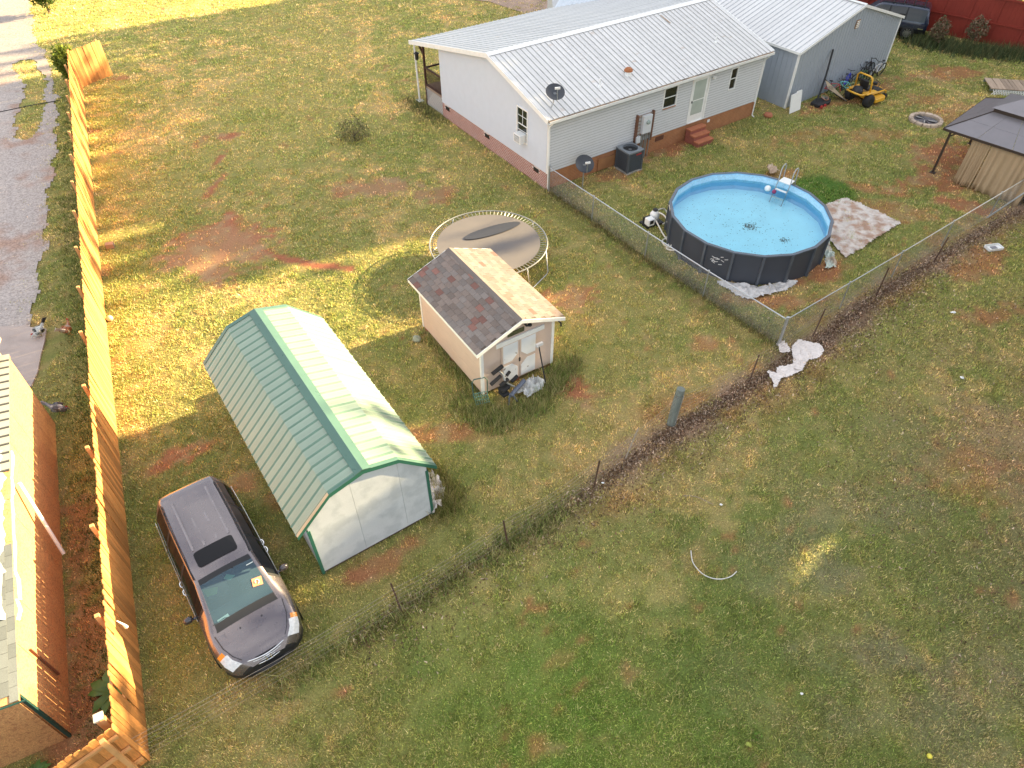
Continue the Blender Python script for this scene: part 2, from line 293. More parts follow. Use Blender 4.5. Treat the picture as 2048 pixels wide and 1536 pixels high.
# ---------------------------------------------------------------- grass tufts
FPRINT = []  # rotated rectangles without grass: x,y,rot,w,l
def clear_mask(x, y):
    m = np.ones(len(x), bool)
    for (ox, oy, a, w_, l_) in FPRINT:
        dx, dy = x - ox, y - oy; u = dx * math.cos(a) + dy * math.sin(a); v = -dx * math.sin(a) + dy * math.cos(a)
        m &= ~((u > 0) & (u < w_) & (v > 0) & (v < l_))
    return m
FPRINT += [(-.931, 15.403, .572, 2.663, 3.972), (-4.802, 9.14, .597, 3.185, 7.045), (1.566, 28.244, .594, 13.3, 9.1), (14.59, 36.6, .643, 9.1, 12), (-9.53, 5.3, R(116.41), 10.1, 6), (-6.4, 5.3, 0, 0, 0)]
def blades(name, x, y, h, wd, c, nb=3, spread=.03, lean=.6, mat_=None, z0=0):
    n = len(x); k = nb; x = np.repeat(x, k) + rng.normal(0, spread, n * k); y = np.repeat(y, k) + rng.normal(0, spread, n * k); h = np.repeat(h, k) * rng.uniform(.6, 1.25, n * k); wd = np.repeat(np.broadcast_to(wd, n), k)
    c = np.repeat(c, k, 0) * np.clip(np.exp(rng.normal(-.06, .42, (n * k, 1))), .35, 2.0); a = rng.uniform(0, 2 * np.pi, n * k); b = rng.uniform(0, 2 * np.pi, n * k); le = rng.uniform(0, lean, n * k) * h
    z = np.full(n * k, z0); dx, dy = np.cos(a) * wd / 2, np.sin(a) * wd / 2
    V = np.stack([np.stack([x - dx, y - dy, z], 1), np.stack([x + dx, y + dy, z], 1), np.stack([x + np.cos(b) * le, y + np.sin(b) * le, z + h], 1)], 1).reshape(-1, 3)
    me = bpy.data.meshes.new(name); me.vertices.add(len(V)); me.vertices.foreach_set('co', V.ravel()); T = n * k
    me.loops.add(3 * T); me.loops.foreach_set('vertex_index', np.arange(3 * T)); me.polygons.add(T); me.polygons.foreach_set('loop_start', np.arange(0, 3 * T, 3)); me.polygons.foreach_set('loop_total', np.full(T, 3)); me.update()
    at = me.color_attributes.new('col', 'FLOAT_COLOR', 'POINT'); at.data.foreach_set('color', np.c_[np.repeat(c, 3, 0), np.ones(3 * T)].ravel())
    me.materials.append(mat_); o = bpy.data.objects.new(name, me); sc.collection.objects.link(o); return o
GRASSM = attrmat('grass_blade', rough=.8, trans=.3, fine=0, sp=.15)
NT = 330000
yy = 3.5 + (rng.random(NT) ** 1.45) * 56; half = (.7071 * (yy + 15.96)) * .745 + 1.5; xx = rng.uniform(-1, 1, NT) * half
c_, b_ = lawn(xx, yy); ds = dpoly(xx, yy, STRIP); onpad = (xx < -15.4) & (yy < 18.95) & (yy > 15.8)
keep = (rng.random(NT) > b_ * .97) & clear_mask(xx, yy) & ((inside_drive(xx, yy) < rng.exponential(.28, NT)) | (ds < .45 + rng.exponential(.15, NT))) & ~onpad
xx, yy, c_ = xx[keep], yy[keep], c_[keep]
g_ = c_[:, 1] > c_[:, 0]
PAL = np.array([(.13, .20, .045), (.40, .33, .20), (.055, .068, .03), (.30, .24, .10), (.20, .22, .06)])
pk = PAL[rng.choice(5, len(xx), p=[.26, .2, .22, .16, .16])]; kmix = np.clip(rng.normal(.38, .16, len(xx)), 0, .75)[:, None]; cb_ = (c_ * (1 - kmix) + pk * (c_.mean(1, keepdims=True) / .13) ** .7 * kmix) * 2.8 * col(1.07, .98, 1.0)
clump = sstep(.45, .7, vn(xx, yy, .22, 83) * .6 + vn(xx, yy, .5, 84) * .4)
hh = .028 + .035 * fbm(xx, yy, 1.5, 80) + .015 * g_ + .045 * clump; sz = .012 + .0007 * yy
o = blades('lawn_grass', xx, yy, hh, sz, cb_, 4, .05, 1.0, GRASSM)
tag(o, 'short patchy lawn grass covering the yard', 'grass', kind='stuff')
# litter flakes and dead leaves along the old fence line and the right edge
n = 26000; t = rng.random(n); seg = rng.integers(0, len(LITTER) - 2, n); P0 = np.array(LITTER)[seg]; P1 = np.array(LITTER)[seg + 1]
lx = P0[:, 0] + (P1[:, 0] - P0[:, 0]) * t; ly = P0[:, 1] + (P1[:, 1] - P0[:, 1]) * t; q = np.where(rng.random(n) < .6, rng.normal(0, .15, n), -np.abs(rng.normal(0, .75, n))); lx -= q * .6; ly += q * .8
n2_ = 9000; l2x = rng.uniform(9, 20, n2_); l2y = rng.uniform(6, 21, n2_); kk = rng.random(n2_) < fbm(l2x, l2y, 2.2, 14) * 1.1 - .1; lx = np.r_[lx, l2x[kk]]; ly = np.r_[ly, l2y[kk]]
kk = rng.random(len(lx)) < .25 + .75 * sstep(-1, 6, lx); lx, ly = lx[kk], ly[kk]
lc = np.where(rng.random((len(lx), 1)) < .3, col(.55, .43, .33)[None], np.where(rng.random((len(lx), 1)) < .4, col(.13, .085, .06)[None], col(.22, .13, .08)[None]))
o = blades('leaf_litter', lx, ly, np.full(len(lx), .05), .05, lc, 1, .02, 1.8, GRASSM, .01); tag(o, 'dead leaves and twigs along the old wire fence line', 'leaf litter', kind='stuff')
def weeds(name, label, pts, n, h, spread, colr, wd=.02, lean=.8):
    px = []; py = []
    for _ in range(n):
        if len(pts) == 1: x, y = pts[0]
        else: i = random.randrange(len(pts) - 1); t = random.random(); x = pts[i][0] * (1 - t) + pts[i + 1][0] * t; y = pts[i][1] * (1 - t) + pts[i + 1][1] * t
        px.append(x + random.gauss(0, spread)); py.append(y + random.gauss(0, spread))
    px = np.array(px); py = np.array(py); m = clear_mask(px, py); px, py = px[m], py[m]; cc = np.array(colr)[rng.integers(0, len(colr), len(px))]
    o = blades(name, px, py, h * rng.uniform(.5, 1.2, len(px)), wd, cc, 3, .04, lean, GRASSM); tag(o, label, 'weeds', kind='stuff'); return o
WG = [(.26, .31, .09), (.42, .39, .16), (.5, .43, .22), (.18, .25, .07)]
weeds('tall_weeds', 'tall green weeds around the front of the pink shed', [(-1.7, 15.2), (-.6, 14.2), (.6, 14.9), (1.5, 16.1), (1.9, 17.0)], 2600, .32, .26, WG)
weeds('shed_side_weeds', 'low weeds along the left wall of the pink shed', [(-1.0, 15.3), (-3.1, 18.5)], 700, .2, .15, WG)
weeds('tall_weeds', 'yellow grass clump at the right wall of the green roofed shed', [(-2.6, 12.7), (-1.7, 11.5), (-2.0, 10.9)], 900, .4, .2, [(.33, .3, .1), (.2, .22, .06), (.38, .3, .14)])
weeds('fence_weeds', 'weeds grown into the old wire fence near the van', [(-5.5, 6.1), (-2.7, 8.1), (-.1, 10.0), (1.3, 11.0)], 1500, .26, .2, WG)
weeds('fence_weeds', 'tall grass growing along the chain link fence', CLINE, 1500, .24, .16, [(.13, .15, .05), (.2, .17, .07), (.26, .2, .1)])
weeds('fence_weeds', 'overgrown grass at the foot of the red metal fence', [(25.5, 46.3), (28, 44.6), (31, 43.6), (35, 42)], 2600, .55, .5, [(.1, .13, .05), (.16, .16, .07), (.09, .12, .06)], .05)
weeds('fence_weeds', 'green grass strip beside the wooden fence on the driveway side', [(-8.6, 5.0), (-11.5, 11.2), (-15.3, 19.3), (-19.5, 28), (-25, 40)], 3500, .13, .35, [(.07, .12, .025), (.12, .14, .04)])
weeds('tall_weeds', 'grass around the porch post and the brick skirting', [(-3.6, 35.2), (-5.5, 38)], 700, .2, .4, [(.2, .18, .08), (.12, .15, .05)])

# ---------------------------------------------------------------- materials
M_CEDAR = mat('cedar', (.58, .25, .07), .75, var=.12, scale=1.5, fine=.22, fscale=9, stretch=(8, 8, .7), rand=.45, bump=.2, bscale=20)
M_PT = mat('treated_post', (.62, .33, .13), .8, var=.15, scale=4, rand=.15)
M_WHITE = mat('white_paint', (.78, .78, .76), .5, var=.04, fine=.03)
M_TRIM = mat('trim_white', (.80, .80, .78), .45, var=.06, scale=5)
M_BLACK = mat('black_plastic', (.02, .02, .022), .45)
M_GALV = mat('galvanised_steel', (.42, .44, .46), .4, metal=.7, var=.15, scale=8)
M_RUBBER = mat('rubber', (.02, .02, .02), .8)
M_GLASSD = mat('window_glass', (.015, .02, .018), .08, spec=.6, var=0)
M_DKMETAL = mat('dark_metal', (.05, .05, .055), .5, metal=.3)
M_CHROME = mat('chrome', (.75, .76, .78), .12, metal=1, var=0)

def local_frame(ox, oy, a, label, name, cat, group=None): return thing(name, label, cat, (ox, oy, 0), a, group)

# ---------------------------------------------------------------- wooden privacy fence
def picket_mesh(h=1.95, w=.1365, t=.016, ear=.03):
    m = MB(); x = w / 2
    m.prism([(-x, .03), (x, .03), (x, h - ear), (x - ear, h), (-x + ear, h), (-x, h - ear)], -t / 2, t / 2, lambda u, v, tt: (u, tt, v)); return m.mesh('picket', M_CEDAR)
PK = picket_mesh()
def board_fence(ox, oy, ang, n, side, label, posts, group=None):
    """x runs along the fence; pickets stand on the -y side when side=-1"""
    t = local_frame(ox, oy, ang, label, 'wooden_fence', 'fence')
    for i in range(n):
        inst('picket', PK, t, ((i + .5) * .1405, side * .03 + random.uniform(-.004, .004), random.uniform(-.02, .015)), (random.uniform(-.012, .012), random.uniform(-.004, .004), 0))
    Lf = n * .1405
    for z in (.35, 1.0, 1.65):
        mb = MB(); mb.bb(0, Lf, -side * .0 - .0 if side < 0 else -.055, .055 if side < 0 else 0, z - .045, z + .045); mb.build('rail', M_PT, t)
    pm = MB(); pm.bb(-.045, .045, -.045, .045, 0, 1.98); pme = pm.mesh('post', M_PT)
    for p in posts: inst('post', pme, t, (p, -side * .12, 0), (0, random.uniform(-.01, .01), random.uniform(-.1, .1)))
    return t
WPP = thing('wood_post', 'pale square post standing inside the bottom left fence corner', 'post', (-7.98, 4.98, 0), .5)
mb = MB(); mb.bb(-.07, .07, -.07, .07, 0, 1.95); mb.build('shaft', M_PT, WPP); mb = MB(); mb.bb(-.085, .085, -.085, .085, 1.951, 2.0); mb.build('post_cap', mat('pale_cap', (.58, .54, .42), .8), WPP)
FANG = math.atan2(39.82 - 4.77, -24.2 + 7.67)
board_fence(-7.67, 4.77, FANG, 275, -1, 'long orange cedar picket fence running beside the gravel driveway', [.25, 2.6, 5.1, 7.75, 10.3, 12.85, 15.4, 17.95, 20.6, 23.1, 25.6, 28.0, 30.2, 32.3, 34.4, 36.6])
board_fence(-7.67, 4.77, R(222), 16, -1, 'short cedar fence return at the bottom left corner beside the weathered post', [.2, 2.1])
board_fence(-24.2, 39.75, R(62), 15, -1, 'pale sunlit end panel of the cedar fence at the far driveway end', [.2, 2.0])

mb = MB(); mb.tube([(0, 0, 1.95), (.05, .02, 1.75), (.06, .03, 1.6)], [.012, .022, .04], 7); o = mb.build('rag', mat('rag_white', (.7, .7, .68), .8)); o.location = (-8.42, 6.95, 0); tag(o, 'white rag hooked over the top of the cedar fence', 'rag')
# ---------------------------------------------------------------- unfinished building with sheathing wall on the left
M_OSB = mat('osb_sheathing', (.52, .285, .115), .85, var=.12, scale=2, fine=.35, fscale=38, bump=.15, col2=(.40, .20, .085), c2pos=(.5, .62), c2scale=14)
M_SHGREY = mat('grey_shingle', (.15, .16, .15), .9, var=.08, fine=.15, fscale=60, rand=.2)
M_GTRIM = mat('green_trim', (.03, .13, .09), .4)
M_WRAP = mat('white_wrap', (.45, .45, .45), .45, var=.06, scale=6, bump=.5, bscale=5)
M_TANTRIM = mat('tan_trim', (.55, .40, .24), .7)
LB = local_frame(-9.53, 5.3, R(116.41), 'unfinished building with bare sheathing wall and mixed roofing beside the cedar fence', 'unfinished_building', 'building')
LBL = 10.08
ztop = lambda u: float(np.interp(u, [-1, -.1, 4.8, 10.4, 12], [2.12, 2.2, 2.6, 2.73, 2.77]))
def lbp(n0, n1, name, m, off=0):
    mb = MB(); k = max(1, int(n1 - n0)); mb.prism([(n0, 0), (n1, 0), (n1, ztop(n1)), (n0, ztop(n0))], 0 + off, .08 + off, lambda u, v, t: (u, t, v)); return mb.build(name, m, LB)
for i in range(9):
    a = i * 1.12; b = min(a + 1.112, LBL); o = lbp(a, b, 'sheathing_panel', M_OSB, random.uniform(0, .004))
mb = MB(); mb.bb(.0, LBL, .085, .2, 0, 2.1); mb.build('wall', M_OSB, LB)
for i in range(4):
    mb = MB(); mb.prism([(.09 + i * 1.22, 0), (.09 + i * 1.22 + 1.212, 0), (1.302 + i * 1.22, 2.15 + .25 * (i + 1)), (.09 + i * 1.22, 2.15 + .25 * i)], -.0, -.03, lambda u, v, t: (t, u, v)); mb.build('sheathing_panel', M_OSB, LB)
mb = MB(); mb.bb(-.02, .04, -.012, .05, 0, 2.2); mb.build('corner_trim', mat('dark_green_trim', (.015, .055, .045), .5), LB)
rz = lambda u, v: ztop(u) + .02 + v * .10
def lroof(u0, u1, v0, v1, name, m, t=.06, dz=0):
    mb = MB(); p = [(u0, v0), (u1, v0), (u1, v1), (u0, v1)]; mb.add([(u, v, rz(u, v) + dz) for u, v in p] + [(u, v, rz(u, v) + dz + t) for u, v in p], [(3, 2, 1, 0), (4, 5, 6, 7), (0, 1, 5, 4), (1, 2, 6, 5), (2, 3, 7, 6), (3, 0, 4, 7)]); return mb.build(name, m, LB)
for q0, q1 in ((-.12, 1.2), (1.21, 2.4), (2.41, 3.6), (3.61, 4.79), (4.81, 7.4), (7.41, LBL + .05)): lroof(q0, q1, -.01, 5, 'roof_deck', M_OSB, .05)
mb = MB(); mb.bb(0, .30, 0, .15, 0, .012); sh = mb.mesh('shingle', M_SHGREY)
for r_ in range(12):
    for c_i in range(13):
        u = -.12 + c_i * .305 + (r_ % 2) * .15
        if u > 3.3: continue
        v = -.01 + r_ * .15; inst('shingle', sh, LB, (u, v, rz(u, v) + .055 + random.uniform(0, .002)), (math.atan(.10) - .02, -math.atan(.082), 0))
mb = MB(); mb.tube([(-.14, -.12, ztop(0)), (-.14, 4, ztop(0) + .42)], .022, 6); mb.build('drip_edge', mat('dark_green_trim', (.015, .055, .045), .5), LB)
pm = MB(); pm.bb(0, .30, 0, 4.8, 0, .008); pm.bb(0, .045, 0, 4.8, .0081, .03, 1); pme = pm.mesh('roof_panel', [mat('pale_metal', (.30, .30, .27), .5, metal=.1, var=.05), mat('dark_seam', (.06, .06, .055), .7)])
for i in range(15): inst('roof_panel', pme, LB, (5.7 + i * .3, -.01, rz(5.7 + i * .3, -.01) + .055), (math.atan(.10), -math.atan(.023), 0))
mb = MB(); nu, nv = 26, 12   # plastic house wrap draped over the eave
g = [[(1.7 + i * .19, -.02 + j * .25, rz(1.7 + i * .19, -.02 + j * .25) + .09 + .05 * math.sin(i * 1.3 + j) * random.random()) for j in range(nv)] for i in range(nu)]
for i in range(nu): g[i][0] = (g[i][0][0] + random.uniform(-.1, .1), -.05, g[i][0][2] - .10 - .22 * random.random() * (1 if i < 6 else .3))
mb.add([p for r_ in g for p in r_], [(i * nv + j, (i + 1) * nv + j, (i + 1) * nv + j + 1, i * nv + j + 1) for i in range(nu - 1) for j in range(nv - 1)]); mb.build('white_wrap', M_WRAP, LB, True)
mb = MB(); mb.tube([(5.4, -.12, 2.5), (4.5, -.25, .55)], .045, 8); mb.build('white_pipe', M_TRIM, LB)
mb = MB(); mb.bar((1.2, -.03, 1.85), (1.22, -.03, .55), .05, .03); mb.build('wood_strip', mat('brown_strip', (.2, .09, .05), .8), LB)
o = MB()
C0 = (9.45, .12)
o.add([(10.7, .1, 3.0), (10.7, 3.5, 3.7), (7.5, 3.5, 3.7), (9.4, .35, 3.0), (10.7, .1, 3.14), (10.7, 3.5, 3.84), (7.5, 3.5, 3.84), (9.4, .35, 3.14)], [(0, 3, 2, 1), (4, 5, 6, 7), (0, 4, 7, 3), (0, 1, 5, 4), (1, 2, 6, 5), (2, 3, 7, 6)])
o.build('porch_roof', M_TANTRIM, LB)
mb = MB(); mb.bb(10.5, 10.6, .3, .4, 0, 3.02); mb.build('porch_post', M_TANTRIM, LB)

# ---------------------------------------------------------------- green roofed gambrel shed
M_GWHITE = mat('shed_white', (.56, .58, .60), .7, var=.06, scale=1.5, fine=.05, fscale=30, col2=(.46, .485, .505), c2pos=(.48, .6), c2scale=1.6)
M_GROOF = mat('green_roof_panel', (.27, .34, .26), .38, metal=.1, var=.05, scale=2, rand=.06, spec=.6)
M_GSEAM = mat('green_seam', (.13, .22, .16), .5)
M_GRIDGE = mat('green_ridge', (.085, .165, .13), .3, metal=.1, var=.08)
GS = local_frame(-4.802, 9.14, .597, 'white gambrel shed with ribbed pale green metal roof beside the parked minivan', 'gambrel_shed', 'shed')
gW, gL, gr_, ge, gb, gw, gov = 3.185, 7.045, 3.123, 1.957, 2.881, .899, .27
prof = [(-gov, ge), (gW / 2 - gw, gb), (gW / 2, gr_), (gW / 2 + gw, gb), (gW + gov, ge)]
def rz_at(u): return np.interp(u, [p[0] for p in prof], [p[1] for p in prof])
def gable(y, name, thick=.06):
    cols = [(0, 1.22), (1.22, 2.44), (2.44, gW)]
    for (u0, u1) in cols:
        us = sorted({u0, u1} | {p[0] for p in prof if u0 < p[0] < u1}); mb = MB()
        mb.prism([(u0 + .003, .12), (u1 - .003, .12)] + [(min(max(u, u0 + .003), u1 - .003), rz_at(u) - .05) for u in reversed(us)], y, y + thick, lambda u, v, t: (u, t, v)); mb.build(name, M_GWHITE, GS)
gable(0, 'siding_panel'); gable(gL - .06, 'siding_panel')
for u in (.0, gW - .06): mb = MB(); mb.bb(u, u + .06, .062, gL - .062, .12, 1.98); mb.build('side_wall', M_GWHITE, GS)
mb = MB(); mb.bb(.02, gW - .02, .02, gL - .02, .04, .118); mb.build('skid_base', mat('dark_wood', (.1, .07, .05), .9), GS)
for u in (-.03, gW - .045):
    for y in (-.025, gL - .05): mb = MB(); mb.bb(u, u + .075, y, y + .075, .05, 1.95); mb.build('corner_trim', M_GTRIM, GS)
for side in (0, 1):
    for k in (0, 1):
        (u0, z0), (u1, z1) = prof[k], prof[k + 1]; dx, dz = u1 - u0, z1 - z0; sl_ = math.hypot(dx, dz) + .02; a = math.atan2(dz, dx)
        pm = MB(); pm.bb(0, sl_, 0, .2931, 0, .012)
        pm.add([(0, .0, .012), (sl_, .0, .012), (sl_, .03, .034), (0, .03, .034), (sl_, .05, .034), (0, .05, .034), (sl_, .08, .012), (0, .08, .012)], [(0, 1, 2, 3), (3, 2, 4, 5), (5, 4, 6, 7)], 1)
        for yy_ in (.14, .2): pm.bb(0, sl_, yy_, yy_ + .012, .0121, .017)
        pme = pm.mesh('roof_panel', [M_GROOF, M_GSEAM])
        for i in range(24):
            y = .004 + i * .2935; lift = random.uniform(0, .002) + (k * .012)
            if side == 0: inst('roof_panel', pme, GS, (u0, y, z0 + lift), (0, -a, 0))
            else: inst('roof_panel', pme, GS, (gW - u0, y + .2931, z0 + lift), (0, -a, math.pi))
    s = 1 if side == 0 else -1
    mb = MB(); q = lambda u: u if side == 0 else gW - u
    mb.prism([(prof[2][0] - .2, prof[2][1] - .2 * .27 + .065), (prof[2][0], prof[2][1] + .075), (prof[2][0], prof[2][1] + .055), (prof[2][0] - .2, prof[2][1] - .2 * .27 + .045)], -.05, gL + .05, lambda u, v, t: (q(u), t, v)); mb.build('ridge_cap', M_GRIDGE, GS)
    for (a_, b_) in ((0, 1), (1, 2)):
        for y in (-.05, gL + .02):
            mb = MB(); p0, p1 = prof[a_], prof[b_]
            mb.prism([(p0[0], p0[1] - .085), (p1[0], p1[1] - .085), (p1[0], p1[1] + .042), (p0[0], p0[1] + .042)], y, y + .03, lambda u, v, t: (q(u), t, v)); mb.build('rake_trim', M_GTRIM if y < 0 else M_GRIDGE, GS)
            mb = MB(); y2 = y + (.03 if y < 0 else -.05); mb.prism([(p0[0], p0[1] + .034), (p1[0], p1[1] + .034), (p1[0], p1[1] + .046), (p0[0], p0[1] + .046)], min(y, y2) - .0, max(y, y2) + .08, lambda u, v, t: (q(u), t, v)); mb.build('rake_flashing', M_GRIDGE if not (side == 0 and a_ == 0 and y < 0) else M_TANTRIM, GS)

# ---------------------------------------------------------------- small pink shed with shingled roof
M_PINK = mat('pink_siding', (.60, .47, .39), .75, var=.05, scale=1.5, fine=.04)
M_PWHITE = mat('peeling_white', (.72, .74, .76), .6, var=.05, col2=(.30, .27, .25), c2pos=(.67, .7), c2scale=7)
M_SH = mat('brown_shingle', (.185, .145, .125), .9, var=.1, fine=.25, fscale=70, rand=.25)
M_SH2 = mat('red_shingle', (.21, .105, .085), .9, var=.1, fine=.25, fscale=70, rand=.3)
M_SH3 = mat('grey_brown_shingle', (.185, .155, .14), .9, var=.1, fine=.25, fscale=70, rand=.22)
SS = local_frame(-.931, 15.403, .572, 'small pink shed with brown shingled gable roof and white double doors', 'small_shed', 'shed')
sW, sL, sr, se, so_, sg = 2.663, 3.972, 2.714, 2.095, .27, .23
sslope = (sr - se) / (sW / 2 + so_); wall_z = lambda u: se + (so_ + min(u, sW - u)) * sslope - .05
mb = MB(); mb.bb(0, .05, .05, sL - .05, .14, wall_z(0)); mb.build('side_wall', M_PINK, SS)
for z0 in (.14, .62, 1.1, 1.58):
    mb = MB(); mb.bb(-.012, -.001, .05, sL - .05, z0 + .004, z0 + .476); mb.build('siding_board', M_PINK, SS)
mb = MB(); mb.bb(sW - .05, sW, .05, sL - .05, .14, wall_z(0)); mb.build('side_wall', M_PINK, SS)
for y in (.0, sL - .05):
    mb = MB(); mb.prism([(0, .14), (sW, .14), (sW, wall_z(0)), (sW / 2, wall_z(sW / 2)), (0, wall_z(0))], y, y + .05, lambda u, v, t: (u, t, v)); mb.build('gable_wall', M_PINK, SS)
for z0 in np.arange(.14, 2.0, .22):     # lap boards on the front
    for (u0, u1) in ((.06, .66), (2.05, sW - .06)):
        mb = MB(); mb.add([(u0, -.002, z0 + .215), (u1, -.002, z0 + .215), (u1, -.016, z0), (u0, -.016, z0), (u0, 0, z0), (u1, 0, z0)], [(0, 3, 2, 1), (3, 4, 5, 2)]); mb.build('lap_board', M_PINK, SS)
for u in (-.03, sW - .07):
    for y in (-.03, sL - .05): mb = MB(); mb.bb(u, u + .1, y, y + .08, .12, wall_z(0) - .01); mb.build('corner_board', M_TRIM, SS)
M_SHDK = mat('roof_deck', (.12, .09, .07), .9)
nrow, ncol = 9, 15; slen = math.hypot(sW / 2 + so_, sr - se); sa = math.atan2(sr - se, sW / 2 + so_)
for side in (0, 1):
    mb = MB(); mb.bb(0, slen, 0, sL + 2 * sg, -.03, 0); o = inst('roof_deck', mb.mesh('roof_deck', M_SHDK), SS, ((-so_) if side == 0 else sW + so_, -sg if side == 0 else sL + sg, se), (0, -sa, 0 if side == 0 else math.pi))
    tb = MB(); ex = slen / nrow; cw = (sL + 2 * sg) / ncol; tb.add([(0, .004, .018), (0, cw - .004, .018), (ex * 1.06, cw - .004, .006), (ex * 1.06, .004, .006), (0, .004, .003), (0, cw - .004, .003)], [(0, 3, 2, 1), (0, 1, 5, 4), (1, 2, 5), (0, 4, 3)])
    tms = [tb.mesh('shingle', m_) for m_ in (M_SH, M_SH2, M_SH3)]
    for r_ in range(nrow):
        for c_i in range(ncol):
            off = (r_ % 2) * cw * .5; y = c_i * cw + off - cw * .25
            y0 = max(y, 0); tm = random.choices(tms, (5, .8, 4))[0]; u = r_ * ex
            sc_ = 1
            if y < 0: sc_ = (y + cw) / cw
            if y + cw > sL + 2 * sg: sc_ = (sL + 2 * sg - y) / cw
            d = u * math.cos(sa); zz = se + u * math.sin(sa) + random.uniform(0, .003)
            if side == 0: inst('shingle', tm, SS, (-so_ + d, y0 - sg, zz), (0, -sa, 0), (1, sc_, 1))
            else: inst('shingle', tm, SS, (sW + so_ - d, sL + sg - y0, zz), (0, -sa, math.pi), (1, sc_, 1))
mb = MB(); mb.prism([(sW / 2 - .13, sr - .13 * sslope + .02), (sW / 2, sr + .03), (sW / 2 + .13, sr - .13 * sslope + .02), (sW / 2, sr + .012)], -sg, sL + sg, lambda u, v, t: (u, t, v)); mb.build('ridge_cap', M_SH3, SS)
for y in (-sg - .02, sL + sg - .0):
    for s in (0, 1):
        q = lambda u: u if s == 0 else sW - u; mb = MB(); mb.prism([(-so_, se - .13), (sW / 2, sr - .13), (sW / 2, sr - .0), (-so_, se + .0)], y, y + .022, lambda u, v, t: (q(u), t, v)); mb.build('rake_board', M_TRIM, SS)
for s in (0, 1): mb = MB(); u = -so_ if s == 0 else sW + so_ - .02; mb.bb(u, u + .02, -sg, sL + sg, se - .12, se - .01); mb.build('fascia', M_TRIM, SS)
mb = MB(); mb.bb(.52, 2.28, -.06, -.017, 1.80, 1.97); mb.build('door_header', M_TRIM, SS)
def shed_door(u0, u1):
    mb = MB(); mb.bb(u0, u1, -.045, -.017, .2, 1.79); d = mb.build('door', M_PINK, SS)
    ow_ = u1 - u0 - .12
    mid = .98; flip = u0 < 1.3
    for (z0, z1, top) in ((.24, .92, 0), (1.04, 1.76, 1)):
        x0, x1 = u0 + .06, u1 - .06; c = .22; pts = [(x0, z0), (x1, z0), (x1, z1), (x0, z1)]
        # the panel corner nearest the door centre is cut back by the cross brace
        if flip: pts = [(x0, z0), (x1 - (c if top else 0), z0), (x1, z0 + (c if top else 0)), (x1, z1 - (0 if top else c)), (x1 - (0 if top else c), z1), (x0, z1)]
        else: pts = [(x0 + (c if top else 0), z0), (x1, z0), (x1, z1), (x0 + (0 if top else c), z1), (x0, z1 - (0 if top else c)), (x0, z0 + (c if top else 0))]
        mb = MB(); mb.prism(pts, -.052, -.0451, lambda u, v, t: (u, t, v)); mb.build('door_panel', M_PWHITE, d)
    mb = MB(); hx = u1 if u0 < 1 else u0; mb.bb(hx - .02, hx + .02, -.075, -.053, .9, 1.05); mb.build('handle', M_DKMETAL, d)
shed_door(.70, 1.355); shed_door(1.365, 2.02)
mb = MB(); mb.bb(.95, 1.55, -.02, -.005, 2.03, 2.2); mb.build('gable_vent', mat('mossy_vent', (.09, .09, .04), .9, var=.4, scale=12), SS)
mb = MB(); mb.tube([(1.5, -.1, 2.42), (1.53, -.16, 2.34), (1.62, -.15, 2.3)], .035, 6); mb.lathe([(.03, 0), (.07, .03), (.06, .09), (.0, .1)], 8, (1.66, -.15, 2.26)); mb.build('broken_lamp', M_BLACK, SS)
mb = MB(); mb.tube([(sW + .02, -.22, 2.06), (sW + .1, -.25, 1.95), (sW + .12, -.25, 1.8)], .03, 6); mb.build('torn_flap', M_BLACK, SS)
for (u, y) in ((.1, .1), (1.3, .1), (2.5, .1), (.1, 2), (.1, 3.8), (2.5, 3.8), (2.5, 2)): mb = MB(); mb.bb(u - .1, u + .1, y - .1, y + .1, 0, .14); mb.build('pier_block', mat('brick_pier', (.3, .12, .07), .9), SS)

# ---------------------------------------------------------------- mobile home
M_VINYL = mat('vinyl_white', (.58, .59, .60), .5, var=.03, fine=.03, fscale=20)
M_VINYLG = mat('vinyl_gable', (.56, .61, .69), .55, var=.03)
M_ROOFW = mat('white_roof_panel', (.65, .64, .625), .35, metal=.1, var=.05, scale=1.2, rand=.06, col2=(.55, .47, .40), c2pos=(.66, .74), c2scale=1.1, stretch=(.35, 2.2, 1))
M_BRICK = mat('brick', (.30, .10, .072), .9, var=.2, scale=9, fine=.15, fscale=60)
M_MORT = mat('mortar', (.62, .56, .52), .95)
M_RUST = mat('rusty_gutter', (.40, .27, .17), .8, var=.25, scale=4, col2=(.16, .11, .08), c2pos=(.45, .6), c2scale=2)
HX, HY, HA = 1.566, 28.244, .594
H = local_frame(HX, HY, HA, 'long white mobile home with ribbed white metal roof and brick skirting', 'mobile_home', 'house')
hL, hW, hyr, hzr, hze, hpw, hzp, hb = 13.313, 9.118, 4.399, 4.586, 3.308, 2.734, 3.054, .80
fs_ = (hzr - hze) / (hyr + .24); bs_ = (hzr - hzp) / (hW + hpw - hyr)
roofz = lambda y: hzr - (hyr - y) * fs_ if y < hyr else hzr - (y - hyr) * bs_
